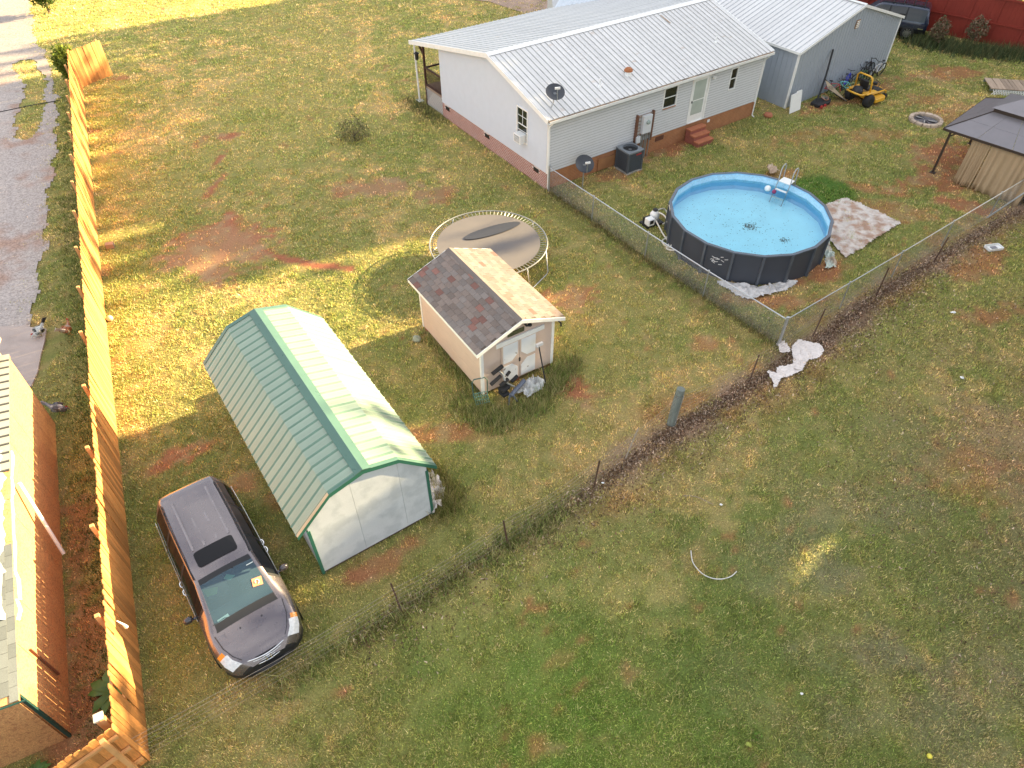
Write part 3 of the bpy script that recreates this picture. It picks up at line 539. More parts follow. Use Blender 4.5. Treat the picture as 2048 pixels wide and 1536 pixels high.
# clapboard front wall (courses are real laps), between openings
OPEN = [(6.6, 7.42, 2.05, 2.97), (8.42, 9.5, .86, 3.03), (10.95, 11.42, 1.9, 2.92)]
mb = MB(); cz = hb; ch = .125; M_LAPS = mat('painted_lap_shadow', (.16, .16, .165), .8)
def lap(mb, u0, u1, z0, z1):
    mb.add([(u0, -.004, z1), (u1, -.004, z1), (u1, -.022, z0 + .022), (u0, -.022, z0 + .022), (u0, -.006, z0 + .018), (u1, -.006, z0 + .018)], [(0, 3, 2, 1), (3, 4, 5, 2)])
    mb.add([(u0, -.0055, z0 + .024), (u1, -.0055, z0 + .024), (u1, -.0055, z0), (u0, -.0055, z0)], [(0, 3, 2, 1)], 1)  # dark strip paints the shadow line under each lap
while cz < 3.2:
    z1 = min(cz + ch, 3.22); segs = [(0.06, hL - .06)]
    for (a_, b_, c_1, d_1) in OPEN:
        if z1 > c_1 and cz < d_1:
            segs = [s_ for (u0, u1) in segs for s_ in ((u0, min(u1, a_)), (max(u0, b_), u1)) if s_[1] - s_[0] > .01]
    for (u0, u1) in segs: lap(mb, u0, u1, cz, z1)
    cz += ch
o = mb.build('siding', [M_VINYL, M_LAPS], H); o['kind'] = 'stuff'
mb = MB()
for (u0, u1) in ((0, 6.6), (7.42, 8.42), (9.5, 10.95), (11.42, hL)): mb.bb(u0, u1, 0, .1, hb, 3.22)
for (a_, b_, c_1, d_1) in OPEN: mb.bb(a_, b_, 0, .1, d_1, 3.22); (c_1 > hb + .1) and mb.bb(a_, b_, 0, .1, hb, c_1)
mb.build('front_wall', M_VINYL, H)
# left gable wall with window opening y 1.47-2.27, z 1.5-3.0
mb = MB()
def gp(y0, y1, z0, z1=None): mb.prism([(y0, z0), (y1, z0)] + ([(y1, z1), (y0, z1)] if z1 else ([(y1, roofz(y1) - .08)] + ([(hyr, roofz(hyr) - .08)] if y0 < hyr < y1 else []) + [(y0, roofz(y0) - .08)])), 0, .1, lambda u, v, t: (t, u, v))
gp(.0, 1.47, hb); gp(1.47, 2.27, hb, 1.55); gp(1.47, 2.27, 3.03); gp(2.27, hW, hb)
mb.build('gable_wall', M_VINYLG, H)
mb = MB(); z = hb
while z < 4.4:
    z1 = z + .24; ya = 0.05; yb = hW - .05
    for s_ in ((ya, 1.45), (2.29, yb)) if z < 3.0 and z1 > 1.5 else ((ya, yb),):
        a_, b_ = s_
        lo = max(a_, hyr - (hzr - z1 - .1) / fs_); hi = min(b_, hyr + (hzr - z1 - .1) / bs_)
        if hi - lo > .2: mb.add([(-.003, lo, z1), (-.003, hi, z1), (-.014, hi, z), (-.014, lo, z), (0, hi, z), (0, lo, z)], [(0, 1, 2, 3), (3, 2, 4, 5)])
    z = z1
mb.build('gable_siding', M_VINYLG, H)
mb = MB(); mb.bb(hL - .1, hL, .1, hW, 0, 3.3); mb.bb(.1, hL - .1, hW - .1, hW, 0, 3.6); mb.prism([(.1, 3.25), (hW, 3.25), (hyr, hzr - .1)], hL - .1, hL, lambda u, v, t: (t, u, v)); mb.build('back_walls', M_VINYL, H)
mb = MB(); mb.bb(.018, hL - .02, .019, hW - .03, 0, hb); mb.build('foundation', M_MORT, H)
# bricks
def bricks(length, zmax, f, skip=lambda u, z: False):
    mb = MB(); bz = .0; r_ = 0
    while bz < zmax - .03:
        u = -(r_ % 2) * .11
        while u < length:
            u0, u1 = max(u + .008, 0), min(u + .212, length)
            if u1 - u0 > .03 and not skip((u0 + u1) / 2, bz + .03):
                d = .004 + random.uniform(0, .003); p = [f(u0, 0, bz + .018), f(u1, 0, bz + .018), f(u1, 0, bz + .064), f(u0, 0, bz + .064), f(u0, d, bz + .018), f(u1, d, bz + .018), f(u1, d, bz + .064), f(u0, d, bz + .064)]
                mb.add(p, [(4, 5, 6, 7), (0, 1, 5, 4), (1, 2, 6, 5), (2, 3, 7, 6), (3, 0, 4, 7)])
            u += .22
        bz += .0755; r_ += 1
    return mb
vg = lambda u, z: any(abs(u - a_) < .22 and abs(z - .62) < .11 for a_ in (.8, 4.85, 8.6))
o = bricks(hW, hb - .01, lambda u, d, z: (.018 - d, u, z), vg).build('brick_skirting', M_BRICK, H); o['kind'] = 'stuff'
M_BRICK2 = mat('brick_muddy', (.36, .15, .06), .9, var=.25, scale=4)
mb = MB(); mb.bb(.02, hL - .02, .0168, .0185, 0, hb - .01); mb.build('mortar_bed', mat('muddy_mortar', (.38, .20, .11), .95, var=.2, scale=3), H)
vf = lambda u, z: any(abs(u - a_) < .28 and abs(z - .58) < .11 for a_ in (6.72,))
o = bricks(hL, hb - .01, lambda u, d, z: (u, .02 - d, z), vf).build('brick_skirting', M_BRICK2, H, label='muddy orange brick skirting along the front'); o['kind'] = 'stuff'
for a_ in (.8, 4.85, 8.6): mb = MB(); mb.bb(-.004, .01, a_ - .19, a_ + .19, .53, .71); mb.build('crawl_vent', M_BLACK, H)
mb = MB(); mb.bb(6.46, 6.98, -.01, .01, .48, .7); mb.build('crawl_vent', mat('rust_dark', (.12, .05, .03), .9), H)
mb = MB(); mb.bar((2.9, -.05, .35), (4.6, -.05, .32), .04, .55); mb.build('access_panel', mat('clay_board', (.33, .16, .07), .9, var=.2, scale=2), H)
# roof panels
fl = math.hypot(hyr + .24, hzr - hze); fa = math.atan2(hzr - hze, hyr + .24); bl = math.hypot(hW + hpw - hyr, hzr - hzp); ba = math.atan2(hzr - hzp, hW + hpw - hyr)
M_RIBSH = M_ROOFW
def metal_panel(l, wd, m, name='roof_panel', rib=.03, rm=None):
    pm = MB(); pm.bb(0, wd, 0, l, -.02, 0); pm.add([(0, 0, 0), (0, l, 0), (.012, l, rib), (.012, 0, rib), (.028, l, rib), (.028, 0, rib), (.042, l, 0), (.042, 0, 0)], [(0, 3, 2, 1), (3, 5, 4, 2), (5, 7, 6, 4)], 1); pm.bb(wd * .6, wd * .6 + .012, 0, l, 0, .006); return pm.mesh(name, [m, rm or M_RIBD])
M_RIBL = mat('light_rib', (.44, .45, .46), .5, var=.2, scale=3); M_RIBD = mat('dirty_rib', (.38, .37, .355), .6, var=.25, scale=3)
npan = 50; pw_ = (hL + .392) / npan
pf, pb = metal_panel(fl, pw_ - .001, M_ROOFW), metal_panel(bl, pw_ - .001, M_ROOFW, rm=M_RIBL)
for i in range(npan):
    inst('roof_panel', pf, H, (-.196 + i * pw_, -.24, hze + random.uniform(0, .003)), (fa, 0, 0))
    inst('roof_panel', pb, H, (-.196 + (i + 1) * pw_, hW + hpw, hzp + random.uniform(0, .003)), (ba, 0, math.pi))
mb = MB(); mb.prism([(hyr - .2, hzr - .2 * fs_ + .03), (hyr, hzr + .06), (hyr + .2, hzr - .2 * bs_ + .03), (hyr, hzr + .035)], -.22, hL + .22, lambda u, v, t: (t, u, v)); mb.build('ridge_cap', M_TRIM, H)
for x0 in (-.225, hL + .19):
    for (y0, y1) in ((-.24, hyr), (hyr, hW + hpw)):
        mb = MB(); mb.prism([(y0, roofz(y0) - .16), (y1, roofz(y1) - .16), (y1, roofz(y1) + .035), (y0, roofz(y0) + .035)], x0, x0 + .035, lambda u, v, t: (t, u, v)); mb.build('rake_trim', M_TRIM, H)
# gutter full of leaves, fascia, downspouts
mb = MB(); mb.bb(-.15, hL + .17, -.20, -.18, hze - .17, hze - .02); mb.build('fascia', M_TRIM, H)
mb = MB(); mb.prism([(-.35, hze - .02), (-.345, hze - .14), (-.21, hze - .14), (-.205, hze - .04), (-.225, hze - .04), (-.23, hze - .12), (-.33, hze - .12), (-.335, hze - .02)], -.18, hL + .17, lambda u, v, t: (t, u, v)); gt = mb.build('gutter', M_TRIM, H)
mb = MB(); mb.bb(-.17, hL + .16, -.335, -.225, hze - .1, hze - .035); o = mb.build('gutter_leaves', M_RUST, gt)
for u in (.03, hL - .06):
    mb = MB(); mb.tube([(u, -.28, hze - .13), (u, -.25, hze - .22), (u, -.08, hze - .38), (u, -.06, hze - .5), (u, -.06, .1), (u, -.2, .05)], .035, 6); mb.build('downspout', M_TRIM, H)
for u in (0, hL - .1): mb = MB(); mb.bb(u - .02, u + .11, -.035, .02, hb - .02, 3.24); mb.build('corner_post', M_TRIM, H)
def window(parent, kind, a0, a1, z0, z1, name='window'):
    """sash window on wall y=0 (kind 'f') or x=0 (kind 'g')"""
    f = (lambda u, d, z: (u, d, z)) if kind == 'f' else (lambda u, d, z: (d, u, z))
    def slab(mb, u0, u1, d0, d1, z0, z1): p0, p1 = f(u0, d0, z0), f(u1, d1, z1); mb.bb(min(p0[0], p1[0]), max(p0[0], p1[0]), min(p0[1], p1[1]), max(p0[1], p1[1]), z0, z1)
    mb = MB(); t = .05
    for (u0, u1, q0, q1) in ((a0 - t, a1 + t, z1, z1 + t), (a0 - t, a1 + t, z0 - t, z0), (a0 - t, a0, z0, z1), (a1, a1 + t, z0, z1)): slab(mb, u0, u1, -.04, .05, q0, q1)
    w_ = mb.build(name, M_TRIM, parent); zm = (z0 + z1) / 2
    mb = MB(); slab(mb, a0, a1, -.01, .04, zm - .02, zm + .02); mb.build('sash_rail', M_TRIM, w_)
    for (q0, q1, d) in ((z0, zm - .02, .02), (zm + .02, z1, .01)): mb = MB(); slab(mb, a0, a1, d, d + .01, q0, q1); mb.build('pane', M_GLASSD, w_)
    return w_
w1 = window(H, 'f', 6.62, 7.40, 2.07, 2.95); mb = MB(); mb.bb(6.6, 7.42, -.06, -.02, 2.0, 2.05); mb.build('sill', mat('muddy_sill', (.35, .17, .09), .9), w1)
window(H, 'f', 10.98, 11.38, 1.93, 2.9)
gwn = window(H, 'g', 1.5, 2.24, 1.58, 3.0)
for zz in (2.0, 2.65): mb = MB(); mb.bb(-.005, .015, 1.5, 2.24, zz, zz + .02); mb.build('muntin', M_TRIM, gwn)
mb = MB(); mb.bb(-.005, .012, 1.86, 1.88, 2.3, 3.0); mb.build('muntin', M_TRIM, gwn)
mb = MB(); mb.bb(-.32, .05, 1.6, 2.12, 1.55, 1.95); wa = mb.build('window_air_conditioner', M_WHITE, H, bevel=.02)
mb = MB(); mb.bb(-.326, -.321, 1.66, 2.06, 1.6, 1.9); mb.build('grille', mat('grille_grey', (.25, .26, .27), .6), wa)
mb = MB(); [mb.bb(-.332, -.3265, 1.66, 2.06, 1.62 + i * .045, 1.635 + i * .045) for i in range(6)]; mb.build('louvre', M_WHITE, wa)
# storm door
mb = MB(); D = (8.44, 9.46, .88, 3.0)
for (u0, u1, q0, q1) in ((D[0] - .07, D[0], D[2], D[3] + .07), (D[1], D[1] + .07, D[2], D[3] + .07), (D[0], D[1], D[3], D[3] + .07), (D[0], D[1], D[2] - .04, D[2])): mb.bb(u0, u1, -.05, .06, q0, q1)
df = mb.build('door_frame', M_TRIM, H)
mb = MB(); mb.bb(D[0] + .002, D[1] - .002, .0, .03, D[2], D[3]); dd = mb.build('door', M_TRIM, H)
mb = MB(); mb.bb(D[0] + .14, D[1] - .14, -.006, -.001, 1.95, D[3] - .16); mb.bb(D[0] + .14, D[1] - .14, -.006, -.001, D[2] + .35, 1.9); mb.build('pane', mat('door_glass', (.42, .47, .43), .12, var=.1, spec=.6), dd)
mb = MB(); mb.bb(D[0] + .06, D[0] + .1, -.05, -.006, 1.85, 1.95); mb.build('handle', M_DKMETAL, dd)
mb = MB(); mb.lathe([(.0, 0), (.07, .02), (.09, .12), (.05, .16)], 10, (9.65, -.15, 2.78)); mb.bar((9.65, -.15, 2.9), (9.65, 0, 2.95), .05, .05); mb.build('porch_lamp', M_WHITE, H)
mb = MB(); mb.bb(9.9, 10.06, -.03, .0, .55, .68); mb.build('outlet_box', M_WHITE, H)
# roof fittings
def roof_pt(u, y): return (u, y, roofz(y))
mb = MB(); x, y, z = roof_pt(5.1, .95); mb.lathe([(.17, -.05), (.15, .06), (.14, .16)], 14, (x, y, z)); vv = mb.build('roof_vent', M_TRIM, H)
mb = MB(); mb.lathe([(.10, .15), (.2, .16), (.2, .22), (.12, .30), (0, .32)], 14, (x, y, z)); mb.build('vent_cap', mat('rust', (.35, .13, .05), .8, var=.3, scale=12), vv)
for (u, y) in ((3.3, .75), (11.0, 1.35)):
    mb = MB(); x, y, z = roof_pt(u, y); mb.lathe([(.1, -.02), (.06, .05), (.03, .06), (.03, .35)], 8, (x, y, z)); mb.build('vent_pipe', M_TRIM, H)
mb = MB(); mb.bar((9.75, 4.05, roofz(4.05) + .012), (9.8, 3.35, roofz(3.35) + .012), .07, .006); mb.build('rust_streak', mat('rust_streak', (.35, .24, .16), .9), H)
# porch at the far end of the gable: brown rail, white lattice, post
M_BROWN = mat('brown_stain', (.055, .022, .016), .7); PX0, PY0, PY1 = .05, hW + .03, hW + 1.75
PO = H
mb = MB(); mb.bb(.05, 9, PY0, PY1 + .1, .95, 1.03); mb.build('porch_deck', mat('deck_weathered', (.34, .25, .18), .85), PO)
for z in (1.08, 1.95): mb = MB(); mb.bb(.03, .1, PY0, PY1, z, z + .07); mb.build('porch_rail', M_BROWN, PO)
bal = MB(); bal.bb(-.014, .014, -.014, .014, 0, .82); bme = bal.mesh('baluster', M_BROWN)
for i in range(15): inst('baluster', bme, PO, (.065, PY0 + .06 + i * .118, 1.14))
for (y, x) in ((PY1, .07), (PY1, 4.0), (PY1, 8.0)): mb = MB(); mb.bb(x - .05, x + .05, y - .05, y + .05, 0, roofz(y) - .1); mb.build('porch_post', M_BROWN, PO)
mb = MB(); mb.bar((.07, PY1, 2.6), (.07, PY1 + .5, 2.98), .08, .08); mb.build('brace', M_BROWN, PO)
mb = MB(); mb.bb(1.2, 1.26, PY0, PY1, 1.1, 2.0); mb.bb(.1, 8, PY1, PY1 + .06, 1.9, 1.98); mb.build('porch_rail', M_BROWN, PO)
mb = MB()
mb.bb(.13, .15, PY0, PY1, 0, .94, 1)
for i in range(-6, 12):
    for s in (1, -1):
        y0 = PY0 + i * .16; a_ = (y0, .05); b_ = (y0 + s * .9, .95)
        lo, hi = PY0, PY1
        def clip(a_, b_):
            (ya, za), (yb, zb) = a_, b_; t0, t1 = 0, 1
            d = yb - ya
            for (bnd, sg_) in ((lo, 1), (hi, -1)):
                va, vb = (ya - bnd) * sg_, (yb - bnd) * sg_
                if va < 0 and vb < 0: return None
                if va < 0: t0 = max(t0, va / (va - vb))
                if vb < 0: t1 = min(t1, va / (va - vb))
            if t1 <= t0: return None
            f = lambda t: (ya + d * t, za + (zb - za) * t); return f(t0), f(t1)
        c = clip(a_, b_)
        if c: mb.bar((.03 + (.012 if s > 0 else 0), c[0][0], c[0][1]), (.03 + (.012 if s > 0 else 0), c[1][0], c[1][1]), .026, .008, up=(1, 0, 0))
mb.build('lattice', [M_TRIM, M_BROWN], PO)
mb = MB(); mb.tube([(-.05, hW + hpw - .25, hzp - .12), (-.05, hW + hpw - .3, .05)], .05, 6); mb.bb(-.2, .1, hW + hpw - .5, hW + hpw - .1, 0, .05); mb.build('downspout', M_TRIM, PO)
mb = MB(); mb.lathe([(.03, 0), (.09, .02), (.1, .3), (.16, .32), (.02, .42)], 10, (-.05, hW + hpw - .42, 2.2)); mb.build('porch_lantern', M_BLACK, PO)
mb = MB(); mb.bb(.8, 2.4, PY0 + .2, PY0 + 1.2, 1.05, 1.95); mb.build('porch_table', mat('dark_red', (.09, .015, .015), .6), PO, bevel=.05)
# brick steps
ST = local_frame(HX + 8.42 * math.cos(HA) + .02 * math.sin(HA), HY + 8.42 * math.sin(HA) - .02 * math.cos(HA), HA, 'three red brick steps below the white storm door', 'brick_steps', 'steps')
M_STEP = mat('step_brick', (.42, .15, .075), .85, var=.15, scale=6, fine=.12, fscale=40)
for i in range(3):
    h_ = .66 - i * .21; mb = MB(); mb.bb(.0, 1.02, -.36 - i * .3, -.045 - i * .3 if i else -.045, 0.0, h_ - .06); mb.build('riser', M_BRICK, ST)
    mb = MB(); mb.bb(-.03, 1.05, -.39 - i * .3, -.065 - i * .3 if i else -.05, h_ - .058, h_ + .01); mb.build('tread', M_STEP, ST, bevel=.01)
# meter board
MBO = local_frame(HX + 5.0 * math.cos(HA), HY + 5.0 * math.sin(HA), HA, 'electric meter panel with grey conduits on the front wall beside the condenser', 'meter_panel', 'meter panel')
M_GREY = mat('panel_grey', (.62, .64, .66), .5, var=.06, scale=5)
mb = MB(); mb.bb(.0, 1.0, -.06, -.03, 1.0, 2.1); mb.build('backboard', mat('weathered_board', (.30, .24, .20), .9, var=.3, scale=6), MBO)
for u in (-.02, .95): mb = MB(); mb.bb(u, u + .09, -.14, -.0, .75, 2.16); mb.build('board_post', mat('rust_post', (.16, .08, .05), .85, var=.3, scale=8), MBO)
mb = MB(); mb.bb(.3, .82, -.24, -.06, 1.25, 2.08); bx = mb.build('meter_box', M_GREY, MBO, bevel=.01)
mb = MB(); mb.lathe([(.1, 0), (.1, -.06), (.07, -.1), (0, -.11)], 14, (.56, -.24, 1.78), axis='y'); mb.build('meter_dial', mat('meter_glass', (.3, .36, .33), .15), bx)
mb = MB(); mb.bb(.02, .26, -.2, -.06, .85, 1.15); mb.build('junction_box', M_GREY, MBO)
for u, z0, z1 in ((.36, .0, 1.25), (.46, .0, 1.25), (.6, .05, 1.25), (.7, .0, 1.25), (.88, .0, 1.5)): mb = MB(); mb.tube([(u, -.14, z1), (u - .02, -.15, z0)], .028, 7); mb.build('conduit', M_GALV, MBO)
mb = MB(); [mb.bb(.06, .25, -.11, -.06, 1.25 + i * .16, 1.34 + i * .16) for i in range(5)]; mb.build('breaker', mat('breaker', (.4, .38, .36), .7), MBO)
# condenser
AC = local_frame(5.46, 30.15, HA, 'dark grey air conditioning condenser standing by the house wall', 'condenser', 'air conditioner')
M_AC = mat('condenser_grey', (.085, .10, .12), .45, metal=.2)
mb = MB(); mb.bb(-.47, .47, -.47, .47, 0, .06); mb.build('pad', mat('concrete2', (.35, .33, .3), .9), AC)
mb = MB(); mb.bb(-.38, .38, -.38, .38, .06, .95); mb.build('coil', M_BLACK, AC)
for sx in (-1, 1):
    for sy in (-1, 1): mb = MB(); mb.bb(sx * .4 - .05, sx * .4 + .05, sy * .4 - .05, sy * .4 + .05, .06, 1.0); mb.build('corner_post', M_AC, AC)
lv = MB(); lv.bb(-.35, .35, -.01, .01, 0, .035); lm = lv.mesh('louvre', M_AC)
for i in range(16):
    for a_, (x, y) in ((0, (0, -.42)), (0, (0, .42)), (math.pi / 2, (.42, 0)), (math.pi / 2, (-.42, 0))): inst('louvre', lm, AC, (x, y, .1 + i * .055), (0, 0, a_))
mb = MB(); 
for k in range(24):
    a0, a1 = 2 * math.pi * k / 24, 2 * math.pi * (k + 1) / 24
    def sq(a_): m_ = max(abs(math.cos(a_)), abs(math.sin(a_))); return (.45 * math.cos(a_) / m_, .45 * math.sin(a_) / m_, 1.03)
    mb.add([(.35 * math.cos(a0), .35 * math.sin(a0), 1.05), (.35 * math.cos(a1), .35 * math.sin(a1), 1.05), sq(a1), sq(a0)], [(3, 2, 1, 0)])
    s0, s1 = sq(a0), sq(a1); mb.add([s0, s1, (s1[0], s1[1], .96), (s0[0], s0[1], .96)], [(0, 3, 2, 1)])
    mb.add([(.35 * math.cos(a0), .35 * math.sin(a0), 1.05), (.35 * math.cos(a1), .35 * math.sin(a1), 1.05), (.33 * math.cos(a1), .33 * math.sin(a1), .85), (.33 * math.cos(a0), .33 * math.sin(a0), .85)], [(0, 1, 2, 3)])
mb.build('top_cover', mat('condenser_top', (.24, .27, .30), .4, metal=.3), AC)
mb = MB()
for k in range(3): a_ = k * 2.094; mb.bar((0, 0, .9), (.3 * math.cos(a_), .3 * math.sin(a_), .88), .14, .01)
mb.lathe([(.08, .86), (.08, .97), (0, .98)], 12); mb.build('fan', M_GALV, AC)
mb = MB(); [mb.tube([(r_ * math.cos(t * .2618), r_ * math.sin(t * .2618), 1.04) for t in range(24)], .006, 4, True) for r_ in (.1, .16, .22, .28, .34)]; mb.build('fan_guard', M_DKMETAL, AC)
mb = MB(); mb.bb(.0, .3, -.456, -.451, .84, .9); mb.build('badge', mat('red_badge', (.5, .05, .04), .5), AC)
# satellite dishes
def dish(label, loc, aim, tilt, r=.4, pole=1.0, roof=False):
    t = thing('satellite_dish', label, 'satellite dish', loc, aim, 'satellite dishes at the left end of the mobile home')
    mb = MB(); mb.tube([(0, 0, 0), (0, 0, pole)] if not roof else [(-.15, 0, 0), (-.05, 0, .25), (0, 0, pole)], .03, 8); mb.build('mast', M_GALV, t)
    Rm = Matrix.Rotation(tilt, 4, 'X'); mb = MB(); n = 28; prof = [(0, 0), (r * .3, .012), (r * .6, .045), (r * .85, .085), (r, .115)]
    vs = []
    for (rr, zz) in prof:
        for k in range(n): a_ = 2 * math.pi * k / n; v = Rm @ Vector((rr * math.cos(a_), rr * 1.0 * math.sin(a_) , zz)); vs.append((v.x, v.y, v.z + pole + .05))
    fs = [(i * n + k, i * n + (k + 1) % n, (i + 1) * n + (k + 1) % n, (i + 1) * n + k) for i in range(4) for k in range(n)]
    mb.add(vs, fs); vs2 = [(v[0], v[1], v[2] - .012) for v in vs]; mb.add(vs2, [tuple(reversed(f)) for f in fs]); mb.build('reflector', mat('dish_grey', (.045, .05, .06), .45), t, True)
    tip = Rm @ Vector((0, -.15, .5)); tip = (tip.x, tip.y, tip.z + pole + .05); b0 = Rm @ Vector((0, -r, .1)); mb = MB(); mb.bar((b0.x, b0.y, b0.z + pole + .05), tip, .03, .03); mb.build('feed_arm', M_GALV, t)
    mb = MB(); mb.box(tip, (.22, .06, .08)); mb.build('receiver', M_TRIM, t)
    mb = MB(); mb.box((0, .0, pole), (.12, .1, .14)); mb.build('bracket', M_GALV, t); return t
dish('dark satellite dish on a pole in the lawn inside the chain link fence', (3.21, 28.44, 0), R(15), R(38), .42, 1.05)
dish('dark satellite dish mounted on the corner of the white metal roof', (HX + .55 * math.cos(HA) - .35 * math.sin(HA), HY + .55 * math.sin(HA) + .35 * math.cos(HA), roofz(.35)), R(12), R(30), .40, .55, True)

# ---------------------------------------------------------------- building beyond the porch roof
OB = thing('outbuilding', 'pale blue grey ribbed metal roof beyond the porch roof', 'building', (2.2, 42.2, 0), 0)
M_BLUEROOF = mat('bluegrey_roof', (.52, .57, .62), .4, metal=.1, var=.05)
mb = MB(); mb.bb(.3, 9, .3, 9, 0, 2.7); mb.build('wall', mat('grey_wall', (.5, .5, .5), .7), OB)
for i in range(24):
    x = i * .3; lim = 2.4 + max(0, 1.0 - abs(x - 2.8) * .0) * 0; mb = MB(); y1 = min(9, (5.2 - x) * 1.7 + .3) if x > 3.0 else 9
    if y1 < .4: break
    mb.add([(x, 0, 2.9), (x + .295, 0, 2.9), (x + .295 + y1 * .4, y1, 2.9 + y1 * .26), (x + y1 * .4, y1, 2.9 + y1 * .26), (x + .1, 0, 2.94), (x + .1 + y1 * .4, y1, 2.94 + y1 * .26)], [(0, 4, 5, 3), (4, 1, 2, 5)]); mb.build('roof_panel', M_BLUEROOF, OB)
mb = MB(); mb.add([(5.2, .2, 2.9), (9.5, .2, 2.9), (9.5, 9, 4.6), (2.5, 9, 5.2)], [(0, 1, 2, 3)]); mb.build('roof', M_BLUEROOF, OB)

# ---------------------------------------------------------------- grey metal garage
M_GARW = mat('grey_metal_wall', (.36, .40, .46), .45, metal=.15, var=.04)
G = local_frame(14.59, 36.603, .643, 'large blue grey ribbed metal garage with white roof', 'metal_garage', 'garage')
GW, GR, GE, GU, GD = 9.127, 4.226, 2.91, 4.72, 11.0
groof = lambda u: GE + (GR - GE) * (u / GU) if u < GU else GR - (u - GU) * (GR - 2.55) / (GW - GU) * .82
def ribbed(length, f, zt, step=.19, d=.022):
    mb = MB(); n = int(length / step)
    for i in range(n):
        u0 = i * step; us = [u0, u0 + step * .55, u0 + step * .62, u0 + step * .93, u0 + step]; ds_ = [0, 0, d, d, 0]
        for k in range(4):
            a_, b_ = us[k], us[k + 1]; mb.add([f(a_, ds_[k], 0), f(b_, ds_[k + 1], 0), f(b_, ds_[k + 1], zt(b_)), f(a_, ds_[k], zt(a_))], [(0, 1, 2, 3)])
    return mb
ribbed(GW, lambda u, d, z: (u, -d, z), lambda u: groof(u) - .03, .26).build('gable_wall', M_GARW, G)
mb = MB()
for i in range(37): y0 = i * .3; mb.bb(-.0, .03, y0 + .004, y0 + .296, 0, GE - .03); mb.bb(-.02, -.0, y0 - .01, y0 + .012, 0, GE - .03)
mb.build('side_wall', M_GARW, G)
mb = MB(); mb.bb(GW - .03, GW, .0, GD, 0, groof(GW) - .03); mb.bb(.03, GW - .03, GD - .05, GD, 0, GE); mb.build('side_wall', M_GARW, G)
for k, (u0, u1) in enumerate(((-.12, GU), (GU, GW + .12))):
    z0, z1 = groof(u0), groof(u1); sl_ = math.hypot(u1 - u0, z1 - z0); n = int((GD + .2) / .3)
    pm = MB(); pm.bb(0, sl_, 0, .299, -.02, 0); pm.add([(0, 0, 0), (sl_, 0, 0), (sl_, .02, .025), (0, .02, .025), (sl_, .05, .025), (0, .05, .025), (sl_, .07, 0), (0, .07, 0)], [(0, 1, 2, 3), (3, 2, 4, 5), (5, 4, 6, 7)], 1); pme = pm.mesh('roof_panel', [M_ROOFW, M_RIBL])
    for i in range(n): inst('roof_panel', pme, G, (u0, -.1 + i * .3, z0 + .005 + random.uniform(0, .002)), (0, -math.atan2(z1 - z0, u1 - u0), 0))
    mb = MB(); mb.prism([(u0, z0 - .1), (u1, z1 - .1), (u1, z1 + .04), (u0, z0 + .04)], -.14, -.105, lambda u, v, t: (u, t, v)); mb.build('rake_trim', M_TRIM, G)
mb = MB(); mb.bb(-.17, -.125, -.12, GD, GE - .12, GE + .0); mb.build('eave_trim', M_TRIM, G)
mb = MB(); mb.bb(GU - .12, GU + .12, -.1, GD, GR + .02, GR + .045); mb.build('ridge_cap', M_TRIM, G)
for u in (-.04, GW - .05): mb = MB(); mb.bb(u, u + .1, -.05, .05, 0, groof(max(0, u)) - .05); mb.build('corner_trim', M_TRIM, G)
mb = MB(); mb.bb(4.45, 4.78, -.05, -.022, 3.1, 3.52); lv_ = mb.build('gable_vent', mat('rusty_frame', (.35, .22, .12), .8), G)
for i in range(4): mb = MB(); mb.bb(4.49, 4.74, -.07, -.051, 3.14 + i * .095, 3.19 + i * .095); mb.build('louvre', M_TRIM, lv_)

# ---------------------------------------------------------------- trampoline
T = thing('trampoline', 'round trampoline with white ring frame behind the pink shed', 'trampoline', (-.87, 22.7, 0), .2)
TR, TH = 2.25, .93
mb = MB(); mb.tube([(TR * math.cos(a), TR * math.sin(a), TH) for a in np.linspace(0, 2 * math.pi, 64, endpoint=False)], .028, 8, True); mb.build('frame_ring', mat('frame_white', (.27, .27, .25), .4, metal=.3, var=.15, scale=3), T, True)
mb = MB(); mr_ = 1.98; rr = [0, .4, .8, 1.2, 1.6, mr_]; n = 64; vs = [(0, 0, TH - .03)]
for r_ in rr[1:]:
    for k in range(n): a = 2 * math.pi * k / n; vs.append((r_ * math.cos(a), r_ * math.sin(a), TH - .03 * (1 - (r_ / mr_) ** 2) - .005))
fs = [(0, 1 + k, 1 + (k + 1) % n) for k in range(n)] + [(1 + i * n + k, 1 + (i + 1) * n + k, 1 + (i + 1) * n + (k + 1) % n, 1 + i * n + (k + 1) % n) for i in range(4) for k in range(n)]
mb.add(vs, fs); mb.build('jumping_mat', mat('mat_dusty', (.135, .118, .108), .62, var=.08, scale=1.2, fine=.05, spec=.5), T)
mb = MB(); pts = [(1.22 * math.cos(a), .30 * math.sin(a)) for a in np.linspace(0, 2 * math.pi, 32, endpoint=False)]
ca, sa_ = math.cos(.28), math.sin(.28); mb.add([(.0 + u * ca - v * sa_ + .3, .78 + u * sa_ + v * ca, TH - .0) for u, v in pts], [tuple(range(32))]); mb.build('dark_patch', mat('mat_dark', (.035, .035, .04), .35, var=.05), T)  # darker, smoother ellipse laid on the mat
mb = MB()
for k in range(88): a = 2 * math.pi * k / 88; mb.tube([(1.985 * math.cos(a), 1.985 * math.sin(a), TH - .008), (2.225 * math.cos(a), 2.225 * math.sin(a), TH)], .011, 5, cap=False)
o = mb.build('springs', mat('spring', (.30, .30, .28), .4, metal=.3), T); o['kind'] = 'stuff'
